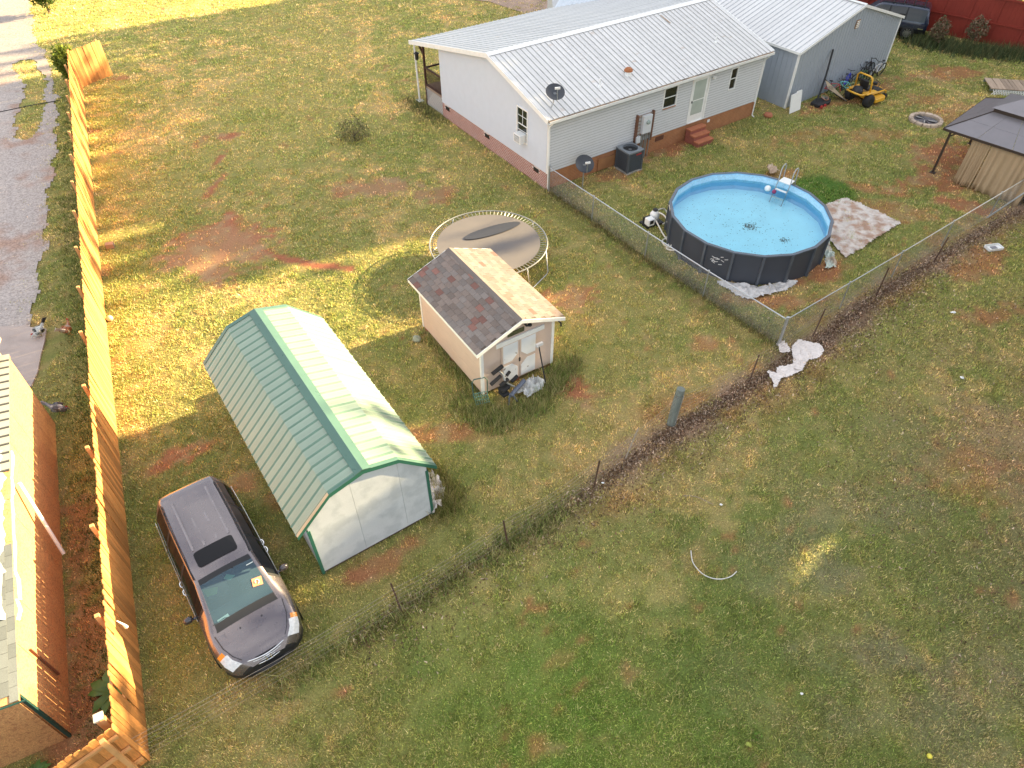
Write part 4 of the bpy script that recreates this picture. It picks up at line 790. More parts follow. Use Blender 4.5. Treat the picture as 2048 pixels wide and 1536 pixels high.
for k in range(4):
    a0, a1 = k * math.pi / 2 + .5, k * math.pi / 2 + 1.1; r2 = TR + .02
    p = lambda a, r_, z: (r_ * math.cos(a), r_ * math.sin(a), z)
    mb = MB(); mb.tube([p(a0, TR, TH), p(a0 + .02, r2 + .1, .05), p(a0 + .1, r2 + .1, .03), p(a1 - .1, r2 + .1, .03), p(a1 - .02, r2 + .1, .05), p(a1, TR, TH)], .022, 7); mb.build('leg', M_GALV, T, True)

# ---------------------------------------------------------------- swimming pool
PCX, PCY, PR, PH, NS = 9.40, 24.22, 3.10, 1.32, 18
P = thing('swimming_pool', 'large round above ground pool with dark blue panels and pale blue water', 'swimming pool', (PCX, PCY, 0), R(6))
M_PWALL = mat('pool_wall', (.050, .057, .074), .5, var=.06, scale=2); M_PPOST = mat('pool_post', (.10, .115, .14), .45, metal=.2)
M_LINER = mat('pool_liner', (.30, .56, .80), .5, var=.04); M_LINERL = mat('pool_liner_light', (.45, .70, .86), .5, var=.12, scale=9, fine=.12, fscale=22)
M_RIM = mat('pool_rim', (.10, .12, .15), .4, metal=.2)
cor = lambda k, r_: (r_ * math.cos(2 * math.pi * k / NS), r_ * math.sin(2 * math.pi * k / NS))
for k in range(NS):
    a, b = cor(k, PR), cor(k + 1, PR); c_, d_ = cor(k, PR - .03), cor(k + 1, PR - .03); mb = MB()
    mb.add([(*a, .02), (*b, .02), (*b, PH - .05), (*a, PH - .05), (*c_, .02), (*d_, .02), (*d_, PH - .05), (*c_, PH - .05)], [(0, 1, 2, 3), (5, 4, 7, 6), (3, 2, 6, 7)]); mb.build('wall_panel', M_PWALL, P)
    a2 = cor(k, PR + .03); mb = MB(); mb.box((a2[0], a2[1], PH / 2 - .02), (.07, .09, PH - .06), 2 * math.pi * k / NS); mb.build('post', M_PPOST, P)
    a, b = cor(k, PR + .05), cor(k + 1, PR + .05); c_, d_ = cor(k, PR - .065), cor(k + 1, PR - .065); mb = MB()
    mb.add([(*a, PH - .05), (*b, PH - .05), (*b, PH), (*a, PH), (*c_, PH - .05), (*d_, PH - .05), (*d_, PH), (*c_, PH)], [(0, 1, 2, 3), (5, 4, 7, 6), (3, 2, 6, 7), (4, 5, 1, 0), (0, 3, 7, 4), (1, 5, 6, 2)]); mb.build('top_rail', M_RIM, P)
    a, b = cor(k, PR - .07), cor(k + 1, PR - .07); c_, d_ = cor(k, PR - .09), cor(k + 1, PR - .09)
    mb = MB(); mb.add([(*a, .03), (*b, .03), (*b, PH - .02), (*a, PH - .02)], [(3, 2, 1, 0)]); mb.build('liner_wall', M_LINERL if 0 else M_LINER, P)
    mb = MB(); a, b = cor(k, PR - .075), cor(k + 1, PR - .075); mb.add([(*a, .93), (*b, .93), (*b, PH - .06), (*a, PH - .06)], [(3, 2, 1, 0)]); mb.build('liner_band', M_LINERL, P, label='pale patterned band of the liner above the water')
mb = MB(); mb.add([(*cor(k, PR - .06), .58) for k in range(NS)], [tuple(range(NS))]); mb.build('liner_floor', mat('liner_floor', (.55, .85, .95), .6, var=.05, scale=1.5, fine=.04), P)
wm = bpy.data.materials.new('pool_water'); wm.use_nodes = True; n_ = wm.node_tree; b = n_.nodes['Principled BSDF']; b.inputs['Base Color'].default_value = (.75, .93, 1, 1); b.inputs['Roughness'].default_value = .03; b.inputs['IOR'].default_value = 1.33; b.inputs['Transmission Weight'].default_value = 1
tn = n_.nodes.new('ShaderNodeTexNoise'); tn.inputs['Scale'].default_value = 5; bp = n_.nodes.new('ShaderNodeBump'); bp.inputs['Strength'].default_value = .16; bp.inputs['Distance'].default_value = .02; n_.links.new(tn.outputs[0], bp.inputs['Height']); n_.links.new(bp.outputs[0], b.inputs['Normal'])
tp = n_.nodes.new('ShaderNodeBsdfTransparent'); tp.inputs[0].default_value = (.78, .95, .98, 1); gl = n_.nodes.new('ShaderNodeBsdfGlossy'); gl.inputs['Roughness'].default_value = .04; fr = n_.nodes.new('ShaderNodeFresnel'); fr.inputs['IOR'].default_value = 1.33; n_.links.new(bp.outputs[0], fr.inputs['Normal']); n_.links.new(bp.outputs[0], gl.inputs['Normal'])
ms = n_.nodes.new('ShaderNodeMixShader'); n_.links.new(fr.outputs[0], ms.inputs[0]); n_.links.new(tp.outputs[0], ms.inputs[1]); n_.links.new(gl.outputs[0], ms.inputs[2]); n_.links.new(ms.outputs[0], n_.nodes['Material Output'].inputs[0])
WZ = 1.03
mb = MB(); mb.add([(*cor(k, PR - .078), WZ) for k in range(NS)], [tuple(range(NS))]); o = mb.build('water', wm, P)
M_DEB = mat('wet_leaf', (.03, .035, .02), .8); mb = MB()
def leafat(mb, x, y, z, s):
    a = random.uniform(0, 6.28); mb.add([(x + s * math.cos(a), y + s * math.sin(a), z), (x + s * .4 * math.cos(a + 1.6), y + s * .4 * math.sin(a + 1.6), z + .002), (x - s * math.cos(a), y - s * math.sin(a), z), (x + s * .4 * math.cos(a - 1.6), y + s * .4 * math.sin(a - 1.6), z + .002)], [(0, 1, 2, 3)])
for _ in range(900):
    r_ = 2.8 * random.random() ** .55; a = random.uniform(0, 6.28); x, y = r_ * math.cos(a), r_ * math.sin(a)
    if x > 1.2 and random.random() < .6: continue
    leafat(mb, x, y, .59, random.choice([.01, .013, .018, .03]))
for _ in range(110): leafat(mb, random.gauss(.15, .16), random.gauss(.0, .13), .595, .035)
for _ in range(60): leafat(mb, random.gauss(1.2, .12), random.gauss(-1.1, .08), .595, .03)
o = mb.build('sunken_leaves', M_DEB, P); o['kind'] = 'stuff'
# logo print on one panel
M_PRINT = mat('white_print', (.7, .72, .75), .6)
mb = MB(); am = math.atan2(22.75 - PCY, 6.6 - PCX) - R(6); kk = int(am / (2 * math.pi / NS)) % NS; A0, B0 = Vector((*cor(kk, PR + .004), 0)), Vector((*cor(kk + 1, PR + .004), 0))
for i in range(16):
    u = random.uniform(.25, .75); z = random.uniform(.55, .95); q = A0.lerp(B0, u); q2 = A0.lerp(B0, u + random.uniform(.04, .14)); mb.bar((q.x, q.y, z), (q2.x, q2.y, z + random.uniform(-.06, .06)), .002, .02)
mb.build('printed_emblem', M_PRINT, P)
# ladder
LD = thing('pool_ladder', 'white A-frame ladder hooked over the far rim of the pool', 'ladder', (11.43, 26.35, 0), math.atan2(26.35 - PCY, 11.43 - PCX) - math.pi / 2)
for x in (-.27, .27):
    mb = MB(); mb.tube([(x, .75, 0), (x, .22, 1.42), (x, .2, 1.95), (x, .1, 2.06), (x, .0, 2.08), (x, -.1, 2.06), (x, -.2, 1.95), (x, -.22, 1.42), (x, -.75, .06)], .022, 8); mb.build('rail', M_GALV, LD, True)
mb = MB(); mb.bb(-.25, .25, -.22, .22, 1.40, 1.44); mb.build('platform', M_WHITE, LD, bevel=.01)
for i in range(4):
    z = 1.12 - i * .31; y = .22 + (1.42 - z) * .373
    for s in (1, -1): mb = MB(); mb.bb(-.25, .25, s * y - .05, s * y + .05, z - .015, z + .015); mb.build('step', M_WHITE, LD)
# floating things
def ball(label, x, y, z, r, m, cat='ball', name='ball'):
    mb = MB(); mb.lathe([(r * math.sin(t), -r * math.cos(t)) for t in np.linspace(.05, math.pi - .05, 12)], 18, (0, 0, 0)); o = mb.build(name, m, None, True); o.location = (x, y, z); tag(o, label, cat); return o
ball('white ball floating beside the pool ladder', 10.72, 26.34, WZ + .06, .13, M_WHITE); ball('purple ball floating beside the white ball in the pool', 10.93, 26.12, WZ + .04, .09, mat('purple', (.25, .03, .10), .4))
ball('small yellow ball on the lawn at the lower right', 8.72, 4.80, .06, .055, mat('yellow', (.75, .65, .08), .5))
ball('tan ball lying at the foot of the cedar fence', -14.3, 19.26, .1, .11, mat('tanball', (.5, .38, .28), .7))
# pump + hoses
PU = thing('pool_pump', 'white and black pool filter pump on the ground by the pool', 'pump', (5.85, 25.35, 0), .5)
mb = MB(); mb.lathe([(.2, 0), (.2, .38), (.15, .45), (.1, .52)], 16, (.25, .15, 0)); mb.build('filter_tank', M_WHITE, PU, True)
mb = MB(); mb.lathe([(.1, 0), (.11, .06), (.03, .1)], 12, (.25, .15, .52)); mb.build('valve_head', M_BLACK, PU)
mb = MB(); mb.bb(-.32, .0, -.22, .08, .1, .4); mb.build('control_box', M_WHITE, PU, bevel=.03)
mb = MB(); mb.bb(-.26, -.08, -.226, -.221, .2, .36); mb.build('screen', M_BLACK, PU)
mb = MB(); mb.lathe([(.1, -.2), (.12, -.15), (.12, .15), (.1, .2)], 12, (-.05, .2, .2), axis='x'); mb.bb(-.35, .5, -.2, .35, 0, .08); mb.build('motor', M_BLACK, PU)
M_HOSE = mat('hose_cream', (.68, .64, .55), .6, var=.08)
def curve(pts, n=10):
    out = []; P_ = [Vector(p) for p in pts]; P_ = [P_[0]] + P_ + [P_[-1]]
    for i in range(1, len(P_) - 2):
        for k in range(n):
            t = k / n; a, b, c, d = P_[i - 1:i + 3]; out.append(.5 * ((2 * b) + (c - a) * t + (2 * a - 5 * b + 4 * c - d) * t * t + (3 * b - a - 3 * c + d) * t ** 3))
    out.append(P_[-2]); return out
def hose(label, pts, r, m, cat='hose', name='hose'):
    mb = MB(); mb.tube(curve(pts), r, 7); o = mb.build(name, m, None, True); return tag(o, label, cat)
hose('cream hose looping from the pump up to the pool rim', [(6.1, 25.6, .45), (6.35, 25.1, .5), (6.45, 24.5, .1), (6.1, 24.0, .06), (6.35, 23.6, .06), (6.5, 24.0, .5), (6.36, 24.9, 1.2)], .032, M_HOSE)
hose('cream hose curled on the ground and joined to the printed pool panel', [(6.0, 25.3, .25), (6.2, 24.6, .08), (6.35, 23.9, .05), (6.2, 23.5, .06), (6.55, 23.35, .08), (6.72, 23.6, .1), (6.45, 23.75, .1), (6.72, 23.2, .4), (6.83, 22.95, .85)], .032, M_HOSE)
hose('short cream hose bowed beside the filter tank', [(6.1, 25.6, .55), (6.45, 25.9, .4), (6.6, 25.5, .15), (6.3, 25.2, .12)], .03, M_HOSE)

# ---------------------------------------------------------------- crumpled sheets
def sheet(name, label, poly, m, cat, hgt=.06, res=.12, z0=.03, wr=.5, group=None, seed=1):
    poly = np.array(poly); x0, y0 = poly.min(0); x1, y1 = poly.max(0); gx = np.arange(x0, x1 + res, res); gy = np.arange(y0, y1 + res, res); XX, YY = np.meshgrid(gx, gy); n = XX.shape
    xf, yf = XX.ravel(), YY.ravel(); xs_ = xf + (vn(xf, yf, .3, seed) - .5) * res; ys_ = yf + (vn(xf, yf, .3, seed + 5) - .5) * res
    ins = np.zeros(len(xf), bool); j = len(poly) - 1
    for i in range(len(poly)):
        xi, yi = poly[i]; xj, yj = poly[j]; c = ((yi > ys_) != (yj > ys_)) & (xs_ < (xj - xi) * (ys_ - yi) / (yj - yi + 1e-12) + xi); ins ^= c; j = i
    r = np.abs(vn(xf, yf, wr, seed + 9) - .5) * 2; r2 = np.abs(vn(xf + yf, yf - xf, wr * .45, seed + 12) - .5) * 2
    zz = z0 + hgt * ((1 - r) ** 3 + .5 * (1 - r2) ** 3); fs = []
    W_ = n[1]
    for jj_ in range(n[0] - 1):
        for ii_ in range(n[1] - 1):
            a = jj_ * W_ + ii_
            if ins[a] and ins[a + 1] and ins[a + W_] and ins[a + W_ + 1]: fs.append((a, a + 1, a + W_ + 1, a + W_))
    used = sorted({i for f in fs for i in f}); rm = {u: k for k, u in enumerate(used)}; mb = MB(); c0 = (float(xs_[used].mean()), float(ys_[used].mean()))
    mb.add([(xs_[u] - c0[0], ys_[u] - c0[1], zz[u]) for u in used], [tuple(rm[i] for i in f) for f in fs]); o = mb.build(name, m, None, False); o.location = (*c0, 0)
    so_ = o.modifiers.new('thickness', 'SOLIDIFY'); so_.thickness = .004; return tag(o, label, cat, group)
M_TARP = mat('muddy_tarp', (.56, .51, .47), .6, var=.14, scale=4, col2=(.35, .22, .155), c2pos=(.42, .62), c2scale=2.6)
M_CLOTH = mat('cloth_white', (.66, .60, .57), .8, var=.12, scale=7)
sheet('tarp', 'muddy white tarp spread on the grass right of the pool', [(12.35, 25.9), (13.5, 26.8), (14.65, 27.5), (15.5, 26.5), (16.4, 25.3), (15.3, 24.5), (14.24, 23.6), (13.1, 22.75), (12.9, 23.6), (12.75, 24.8)], M_TARP, 'tarp', .06, .09, .04, .45)
sheet('plastic_scrap', 'pale green plastic scrap on the ground at the right foot of the pool', [(12.0, 22.0), (12.6, 22.2), (12.75, 23.1), (12.9, 24.0), (12.5, 23.9), (12.3, 22.9)], mat('plasticgreen', (.55, .62, .55), .4, var=.25, scale=8, col2=(.4, .3, .22), c2pos=(.5, .6)), 'plastic', .12, .07, .03, .3)
sheet('plastic_liner', 'torn plastic sheet poking out below the front of the pool', [(7.6, 21.4), (8.2, 20.5), (8.7, 20.15), (9.3, 20.4), (10.2, 20.7), (10.9, 21.3), (10.3, 21.4), (9.3, 21.0), (8.3, 21.3)], mat('plasticgrey', (.55, .53, .52), .4, var=.25, scale=8), 'plastic', .09, .07, .03, .3)
sheet('cloth', 'crumpled white canvas lying on the leaf litter by the fence corner', [(9.2, 16.5), (9.5, 16.4), (9.85, 16.9), (10.35, 17.1), (10.55, 17.4), (10.5, 17.8), (9.8, 18.0), (9.45, 17.6), (9.35, 17.0)], M_CLOTH, 'cloth', .07, .04, .04, .35)
sheet('cloth', 'long twisted strip of white canvas left of the crumpled piece', [(8.35, 15.7), (8.5, 15.68), (8.72, 16.05), (9.3, 16.3), (9.6, 16.5), (9.5, 16.85), (9.1, 16.75), (8.7, 16.6), (8.6, 16.3), (8.45, 16.55), (8.3, 16.4), (8.4, 16.0)], M_CLOTH, 'cloth', .07, .04, .04, .3, seed=4)
sheet('cloth', 'small folded white cloth on the fence side of the canvas', [(8.95, 17.3), (9.3, 17.2), (9.45, 17.5), (9.3, 17.9), (9.0, 17.8)], M_CLOTH, 'cloth', .12, .05, .05, .2, seed=7)
sheet('tarp', 'folded white tarp leaning low at the right wall of the gambrel shed', [(-2.6, 12.3), (-2.2, 12.3), (-1.85, 11.7), (-1.9, 11.0), (-2.2, 10.75), (-2.35, 11.3)], M_CLOTH, 'tarp', .28, .06, .08, .22, seed=9)
sheet('plastic_bag', 'clear plastic sheet heaped below the white doors of the pink shed', [(.0, 15.35), (.5, 15.15), (1.0, 15.6), (1.15, 16.0), (.7, 16.0), (.25, 15.75)], mat('clearplastic', (.62, .62, .62), .25, var=.2, scale=9, spec=.8), 'plastic', .3, .05, .1, .22, seed=3)
sheet('cloth', 'tan cushion bag beside the foot of the pool ladder', [(11.7, 29.3), (12.1, 29.2), (12.4, 29.6), (12.3, 30.0), (11.8, 29.9)], mat('tancloth', (.5, .38, .28), .85), 'bag', .3, .06, .06, .4, seed=5)

# ---------------------------------------------------------------- chain link fence
CLH = 1.15
def chain(label, pts, wobble=0):
    t = thing('chain_link_fence', label, 'fence', (*pts[0], 0), 0); o0 = Vector((*pts[0], 0)); mb = MB()
    cum = [0]; P_ = [Vector((*p, 0)) for p in pts]
    for a, b in zip(P_[:-1], P_[1:]): cum.append(cum[-1] + (b - a).length)
    mb.tube([p - o0 + Vector((0, 0, CLH)) for p in P_], .021, 6); mb.build('top_rail', M_GALV, t)
    for i, p in enumerate(P_):
        mb = MB(); q = p - o0; r_ = .038 if i in (0, len(P_) - 1) else .025; mb.tube([q, q + Vector((0, 0, CLH + (.06 if r_ > .03 else .0)))], r_, 8); mb.lathe([(r_ + .01, 0), (r_ + .008, .03), (0, .05)], 8, (q.x, q.y, CLH + (.06 if r_ > .03 else .02))); mb.build('post', M_GALV, t)
    mb = MB(); step = .075; tot = cum[-1]
    def at(s):
        for k in range(len(cum) - 1):
            if s <= cum[k + 1] + 1e-6: return P_[k].lerp(P_[k + 1], (s - cum[k]) / (cum[k + 1] - cum[k])) - o0
        return P_[-1] - o0
    n = int(tot / step)
    for i in range(-int(CLH / step), n):
        for s in (1, -1):
            s0 = i * step if s > 0 else (i * step + CLH); s1 = s0 + s * CLH; z0, z1 = .04, CLH
            if min(s0, s1) < 0 or max(s0, s1) > tot:
                f = lambda sv: z0 + (z1 - z0) * (sv - s0) / (s1 - s0)
                c0, c1 = max(0, min(s0, tot)), max(0, min(s1, tot))
                if abs(c1 - c0) < .02: continue
                za, zb = f(c0), f(c1); s0, s1, z0, z1 = c0, c1, za, zb
            a, b = at(s0), at(s1); a.z, b.z = z0, z1; d = (b - a); nrm = Vector((0, 0, 1)).cross(Vector((d.x, d.y, 0))).normalized(); w_ = .0013
            u = d.cross(nrm).normalized() * w_; n3 = nrm * w_
            mb.add([a + u, a - u * .5 + n3, a - u * .5 - n3, b + u, b - u * .5 + n3, b - u * .5 - n3], [(0, 1, 4, 3), (1, 2, 5, 4), (2, 0, 3, 5)])
    o = mb.build('wire_mesh', M_GALV, t); o['kind'] = 'stuff'; return t
chain('chain link fence from the mobile home corner down to the corner post', [(1.68, 28.1), (3.39, 25.65), (5.25, 22.95), (7.05, 20.45), (9.08, 17.76)])
chain('chain link fence from the corner post along the right side of the pool', [(9.12, 17.78), (11.85, 19.73), (14.45, 21.6), (17.25, 23.65), (20.2, 25.8), (24, 28.6)])
mb = MB(); mb.tube([(20.1, 25.75, .0), (20.95, 25.3, 1.7)], .035, 8); tag(mb.build('steel_pole', M_GALV), 'grey steel pole leaning in front of the gazebo curtain', 'pole')
# old wire fence
M_WIRE = mat('rusty_wire', (.35, .30, .24), .7, metal=.3); M_TPOST = mat('rusty_post', (.12, .07, .05), .8, metal=.2, var=.3)
M_OLDWOOD = mat('mossy_wood', (.17, .19, .17), .95, var=.3, scale=5, fine=.3, fscale=40, stretch=(4, 4, .6), bump=.5)
WFP = [(-7.6, 4.85), (-2.72, 8.1), (-.14, 9.98), (2.28, 11.82), (4.82, 14.16), (7.65, 15.97), (10.4, 18.2), (13.4, 20.4), (16.5, 22.6), (22.3, 26.6)]
WF = thing('wire_fence', 'old sagging wire fence with rusty posts crossing the lawn in front of the van', 'fence', (0, 0, 0))
for i, (x, y) in enumerate(WFP[1:], 1):
    if i == 4: continue
    mb = MB(); tx, ty = random.uniform(-.12, .12), random.uniform(-.12, .12); h_ = random.uniform(1.1, 1.35); mb.bar((x, y, 0), (x + tx, y + ty, h_), .045, .012); mb.bar((x + .01, y, 0), (x + tx + .01, y + ty, h_), .012, .045); mb.build('post', M_TPOST, WF)
mb = MB(); mb.tube([(3.3, 12.85, 0), (3.62, 13.25, .9)], .02, 6); mb.build('stay_pole', M_WIRE, WF)
def wire(zs):
    pts = []
    for (x0, y0), (x1, y1) in zip(WFP[:-1], WFP[1:]):
        for k in range(6): t = k / 6; sag = 4 * t * (1 - t); pts.append((x0 + (x1 - x0) * t + random.uniform(-.01, .01), y0 + (y1 - y0) * t, zs - .10 * sag * (.4 + zs) + random.uniform(-.012, .012)))
    pts.append((*WFP[-1], zs)); return pts
for zs in (1.2, 1.02, .84, .66, .46, .25):
    mb = MB(); mb.tube(wire(zs), .0028 if zs < 1 else .0042, 4); mb.build('wire', M_WIRE, WF)
mb = MB()
for (x0, y0), (x1, y1) in zip(WFP[:-1], WFP[1:]):
    n = int(math.hypot(x1 - x0, y1 - y0) / .6)
    for k in range(n): t = k / n; mb.bar((x0 + (x1 - x0) * t, y0 + (y1 - y0) * t, .05), (x0 + (x1 - x0) * t + .02, y0 + (y1 - y0) * t, .95 - .3 * t * (1 - t)), .0025, .0025)
o = mb.build('stay_wires', M_WIRE, WF); o['kind'] = 'stuff'
WP = thing('wood_post', 'thick mossy wooden post in the wire fence beside the litter line', 'post', (4.86, 14.2, 0), .5)
mb = MB(); mb.tube([(0, 0, 0), (.03, .02, .7), (.12, .05, 1.42)], [.14, .13, .125], 12); mb.build('trunk', M_OLDWOOD, WP)
mb = MB(); mb.tube([(0, -.15, .2), (.1, -.13, 1.3)], .012, 5); mb.lathe([(.15, 0), (.15, .02)], 12, (.1, .04, 1.2), cap=False); mb.build('wire_wrap', M_GALV, WP)
hose('pale bent plastic pipe lying on the lower lawn', [(4.63, 9.75, .05), (4.62, 9.4, .05), (4.78, 9.1, .05), (5.0, 8.96, .05), (5.25, 8.93, .05), (5.5, 9.0, .05), (5.68, 9.14, .05)], .014, mat('pipe_grey', (.6, .58, .55), .5), 'pipe', 'pipe')
hose('thin dead twig on the lower lawn above the bent pipe', [(4.75, 11.5, .04), (5.1, 11.45, .05), (5.5, 11.2, .04)], .008, mat('twig', (.3, .24, .2), .9), 'twig', 'twig')
hose('black cable lying across the gravel driveway', [(-33, 35.4, .06), (-29, 36.2, .05), (-27.2, 36.58, .05), (-26, 37.3, .05), (-24.6, 37.95, .06)], .02, M_BLACK, 'cable', 'cable')
def scrap(label, x, y, s, m, cat='litter', name='litter'):
    s *= .65; mb = MB(); n = 9; pts = [(s * (1 + .5 * random.random()) * math.cos(6.28 * k / n), s * (.7 + .5 * random.random()) * math.sin(6.28 * k / n)) for k in range(n)]
    mb.add([(u, v, .04 + random.uniform(0, s * .5)) for u, v in pts] + [(0, 0, .05 + s * .6)], [(k, (k + 1) % n, n) for k in range(n)]); o = mb.build(name, m); o.location = (x, y, 0); return tag(o, label, cat)
scrap('white scrap on the lower lawn between the twig and the bent pipe', 5.73, 11.19, .06, M_WHITE); scrap('small white scrap near the bottom of the lower lawn', 6.43, 6.1, .05, M_WHITE)
scrap('white paper square on the grass near the right edge', 15.81, 19.43, .11, M_WHITE, 'paper', 'paper'); scrap('white curled scrap below the paper square near the right edge', 14.6, 16.1, .09, M_WHITE)
scrap('yellow fallen leaf at the bottom of the lower lawn', 5.0, 5.05, .08, mat('yleaf', (.3, .34, .06), .7), 'leaf', 'leaf')
scrap('pale bone shaped scrap in the leaf litter near the rusty post', 2.55, 11.95, .05, M_WHITE)
TRY = thing('foam_tray', 'white foam tray dropped on the litter strip near the right edge', 'tray', (19.23, 23.45, .03), .2)
mb = MB(); mb.prism([(-.3, -.16), (.3, -.16), (.3, .16), (-.3, .16)], 0, .03, lambda u, v, t: (u, v, t)); mb.build('tray_base', M_WHITE, TRY)
for (x0, x1, y0, y1) in ((-.3, .3, -.18, -.161), (-.3, .3, .161, .18), (-.32, -.301, -.16, .16), (.301, .32, -.16, .16)): mb = MB(); mb.bb(x0, x1, y0, y1, 0, .1); mb.build('tray_side', M_WHITE, TRY)
mb = MB(); mb.bb(-.12, .12, -.08, .08, .031, .05); mb.build('tray_insert', mat('greypl', (.2, .2, .22), .6), TRY)
mb = MB(); mb.box((0, 0, .1), (.3, .22, .2), .3); o = mb.build('wood_block', mat('pale_block', (.35, .22, .15), .8)); o.location = (-16.15, 23.85, 0); tag(o, 'brown wood block at the foot of the cedar fence', 'block')
def stone(name, label, x, y, s, m, cat='rock', group=None):
    mb = MB(); mb.lathe([(s * .8, 0), (s, s * .25), (s * .85, s * .5), (s * .4, s * .65), (0, s * .68)], 9); mb.v = [(a + random.uniform(-.1, .1) * s, b * .8 + random.uniform(-.1, .1) * s, c) for a, b, c in mb.v]; o = mb.build(name, m, None, True); o.location = (x, y, 0); o.rotation_euler = (0, 0, random.uniform(0, 3)); return tag(o, label, cat, group)
M_STONE = mat('field_stone', (.36, .32, .27), .9, var=.2, scale=6)
stone('rock', 'grey green flat rock at the back corner of the pink shed', -3.27, 18.13, .2, mat('mossrock', (.28, .30, .22), .9)); stone('rock', 'red clay lump by the corner of the unfinished building', -8.7, 4.7, .14, mat('claylump', (.42, .16, .09), .9))

# ---------------------------------------------------------------- gazebo, fire pit, platform
GA = math.atan2(27.4 - 29.76, 21.45 - 19.26)
M_GZ = mat('gazebo_roof', (.23, .212, .222), .35, metal=.3, var=.05, spec=.6); M_GZD = mat('gazebo_frame', (.045, .03, .022), .5)
GZ = thing('gazebo', 'brown metal roofed gazebo with tan side curtain at the right edge', 'gazebo', (19.48, 29.65, 0), GA)
gs, ghe, ghr = 3.6, 2.12, 2.85   # x along the near eave, y away
gx0, gy0, gxl, gyl = -.28, -.25, 4.3, 4.6
cx, cy = gx0 + gxl / 2, gy0 + gyl / 2
E_ = [(gx0, gy0), (gx0 + gxl, gy0), (gx0 + gxl, gy0 + gyl), (gx0, gy0 + gyl)]; k_ = .42; V_ = [(cx + (x - cx) * k_, cy + (y - cy) * k_) for x, y in E_]
for i in range(4):
    a, b = E_[i], E_[(i + 1) % 4]; c_, d_ = V_[i], V_[(i + 1) % 4]
    for s in range(3):
        t0, t1 = s / 3 + .002, (s + 1) / 3 - .002; L2 = lambda p, q, t: (p[0] + (q[0] - p[0]) * t, p[1] + (q[1] - p[1]) * t)
        for (h0, h1) in ((0, .5), (.505, 1)):
            pa, pb = L2(a, b, t0), L2(a, b, t1); pc, pd = L2(c_, d_, t0), L2(c_, d_, t1); q0, q1, q2, q3 = L2(pa, pc, h0), L2(pb, pd, h0), L2(pb, pd, h1), L2(pa, pc, h1)
            z = lambda h: ghe + (ghr - ghe) * h; mb = MB(); mb.add([(*q0, z(h0)), (*q1, z(h0)), (*q2, z(h1)), (*q3, z(h1)), (*q0, z(h0) - .02), (*q1, z(h0) - .02), (*q2, z(h1) - .02), (*q3, z(h1) - .02)], [(0, 1, 2, 3), (7, 6, 5, 4), (0, 4, 5, 1), (1, 5, 6, 2), (2, 6, 7, 3), (3, 7, 4, 0)]); mb.build('roof_panel', M_GZ, GZ)
    mb = MB(); mb.bar((*a, ghe - .05), (*b, ghe - .05), .05, .1); mb.build('eave_beam', M_GZD, GZ)
    mb = MB(); mb.bar((*c_, ghr + .08), (*d_, ghr + .08), .03, .2); mb.build('vent_band', M_GZD, GZ)
    mb = MB(); f = 1.12; cc = [(cx + (p[0] - cx) * f, cy + (p[1] - cy) * f) for p in (c_, d_)]; mb.add([(*cc[0], ghr + .17), (*cc[1], ghr + .17), (cx, cy, ghr + .62)], [(0, 1, 2)]); mb.build('cupola_panel', M_GZ, GZ)
    mb = MB(); mb.bar((*a, ghe + .01), (*c_, ghr + .01), .04, .03); mb.build('hip_rib', M_GZD, GZ)
mb = MB(); mb.box((cx, cy, ghr + .64), (.2, .2, .05)); mb.build('finial', M_WHITE, GZ)
for (x, y) in ((0, 0), (gxl - .56, 0), (0, gyl - .5), (gxl - .56, gyl - .5)):
    mb = MB(); mb.bb(x - .045, x + .045, y - .045, y + .045, 0, ghe); mb.bb(x - .12, x + .12, y - .12, y + .12, 0, .02); mb.build('post', M_GZD, GZ)
    mb = MB(); mb.bar((x, y, 1.75), (x + (.4 if x < 1 else -.4), y, 2.08), .05, .05); mb.build('brace', M_GZD, GZ)
M_CURT = mat('tan_curtain', (.42, .30, .18), .9, var=.06, scale=2)
def curtain(p0, p1, top, name='curtain', ns=70, amp=.06):
    mb = MB(); vs = []; rows = 8
    for j in range(rows + 1):
        f = j / rows
        for i in range(ns + 1):
            t = i / ns; u = Vector(p0).lerp(Vector(p1), t); fold = math.sin(t * 47 + 1.3 * math.sin(t * 9)) * amp * (.35 + .65 * f) + math.sin(t * 13) * amp * f
            vs.append((u.x, u.y - .05 - fold - .25 * f * f * (1 if t > .1 else .5), top * (1 - f) + .04 * f + (.05 * math.sin(t * 11) * f)))
    mb.add(vs, [(j * (ns + 1) + i, j * (ns + 1) + i + 1, (j + 1) * (ns + 1) + i + 1, (j + 1) * (ns + 1) + i) for j in range(rows) for i in range(ns)]); o = mb.build(name, M_CURT, GZ, True); s_ = o.modifiers.new('thickness', 'SOLIDIFY'); s_.thickness = .008; return o
curtain((1.0, -.05, 0), (1.75, -.05, 0), 2.0, ns=30); curtain((1.78, -.05, 0), (3.8, -.05, 0), 2.0)
FP = thing('fire_pit', 'round stone ringed fire pit in the grass near the gazebo', 'fire pit', (21.39, 34.98, 0))
for k in range(13):
    a = k * 2 * math.pi / 13; mb = MB(); mb.box((0, 0, .08), (.33, .2, .16)); mb.v = [(x + random.uniform(-.015, .015), y + random.uniform(-.015, .015), z + random.uniform(-.01, .01)) for x, y, z in mb.v]
    o = mb.build('stone', mat('pit_stone', (.46, .36, .28), .9, var=.2, scale=8, rand=.3), FP, bevel=.03); o.location = (.72 * math.cos(a), .72 * math.sin(a), .0); o.rotation_euler = (0, 0, a + math.pi / 2)
mb = MB(); mb.lathe([(.62, .03), (.3, .07), (0, .09)], 20, cap=False); mb.build('ash_bed', mat('ash', (.12, .11, .12), .95, var=.5, scale=14, fine=.5, fscale=30), FP)
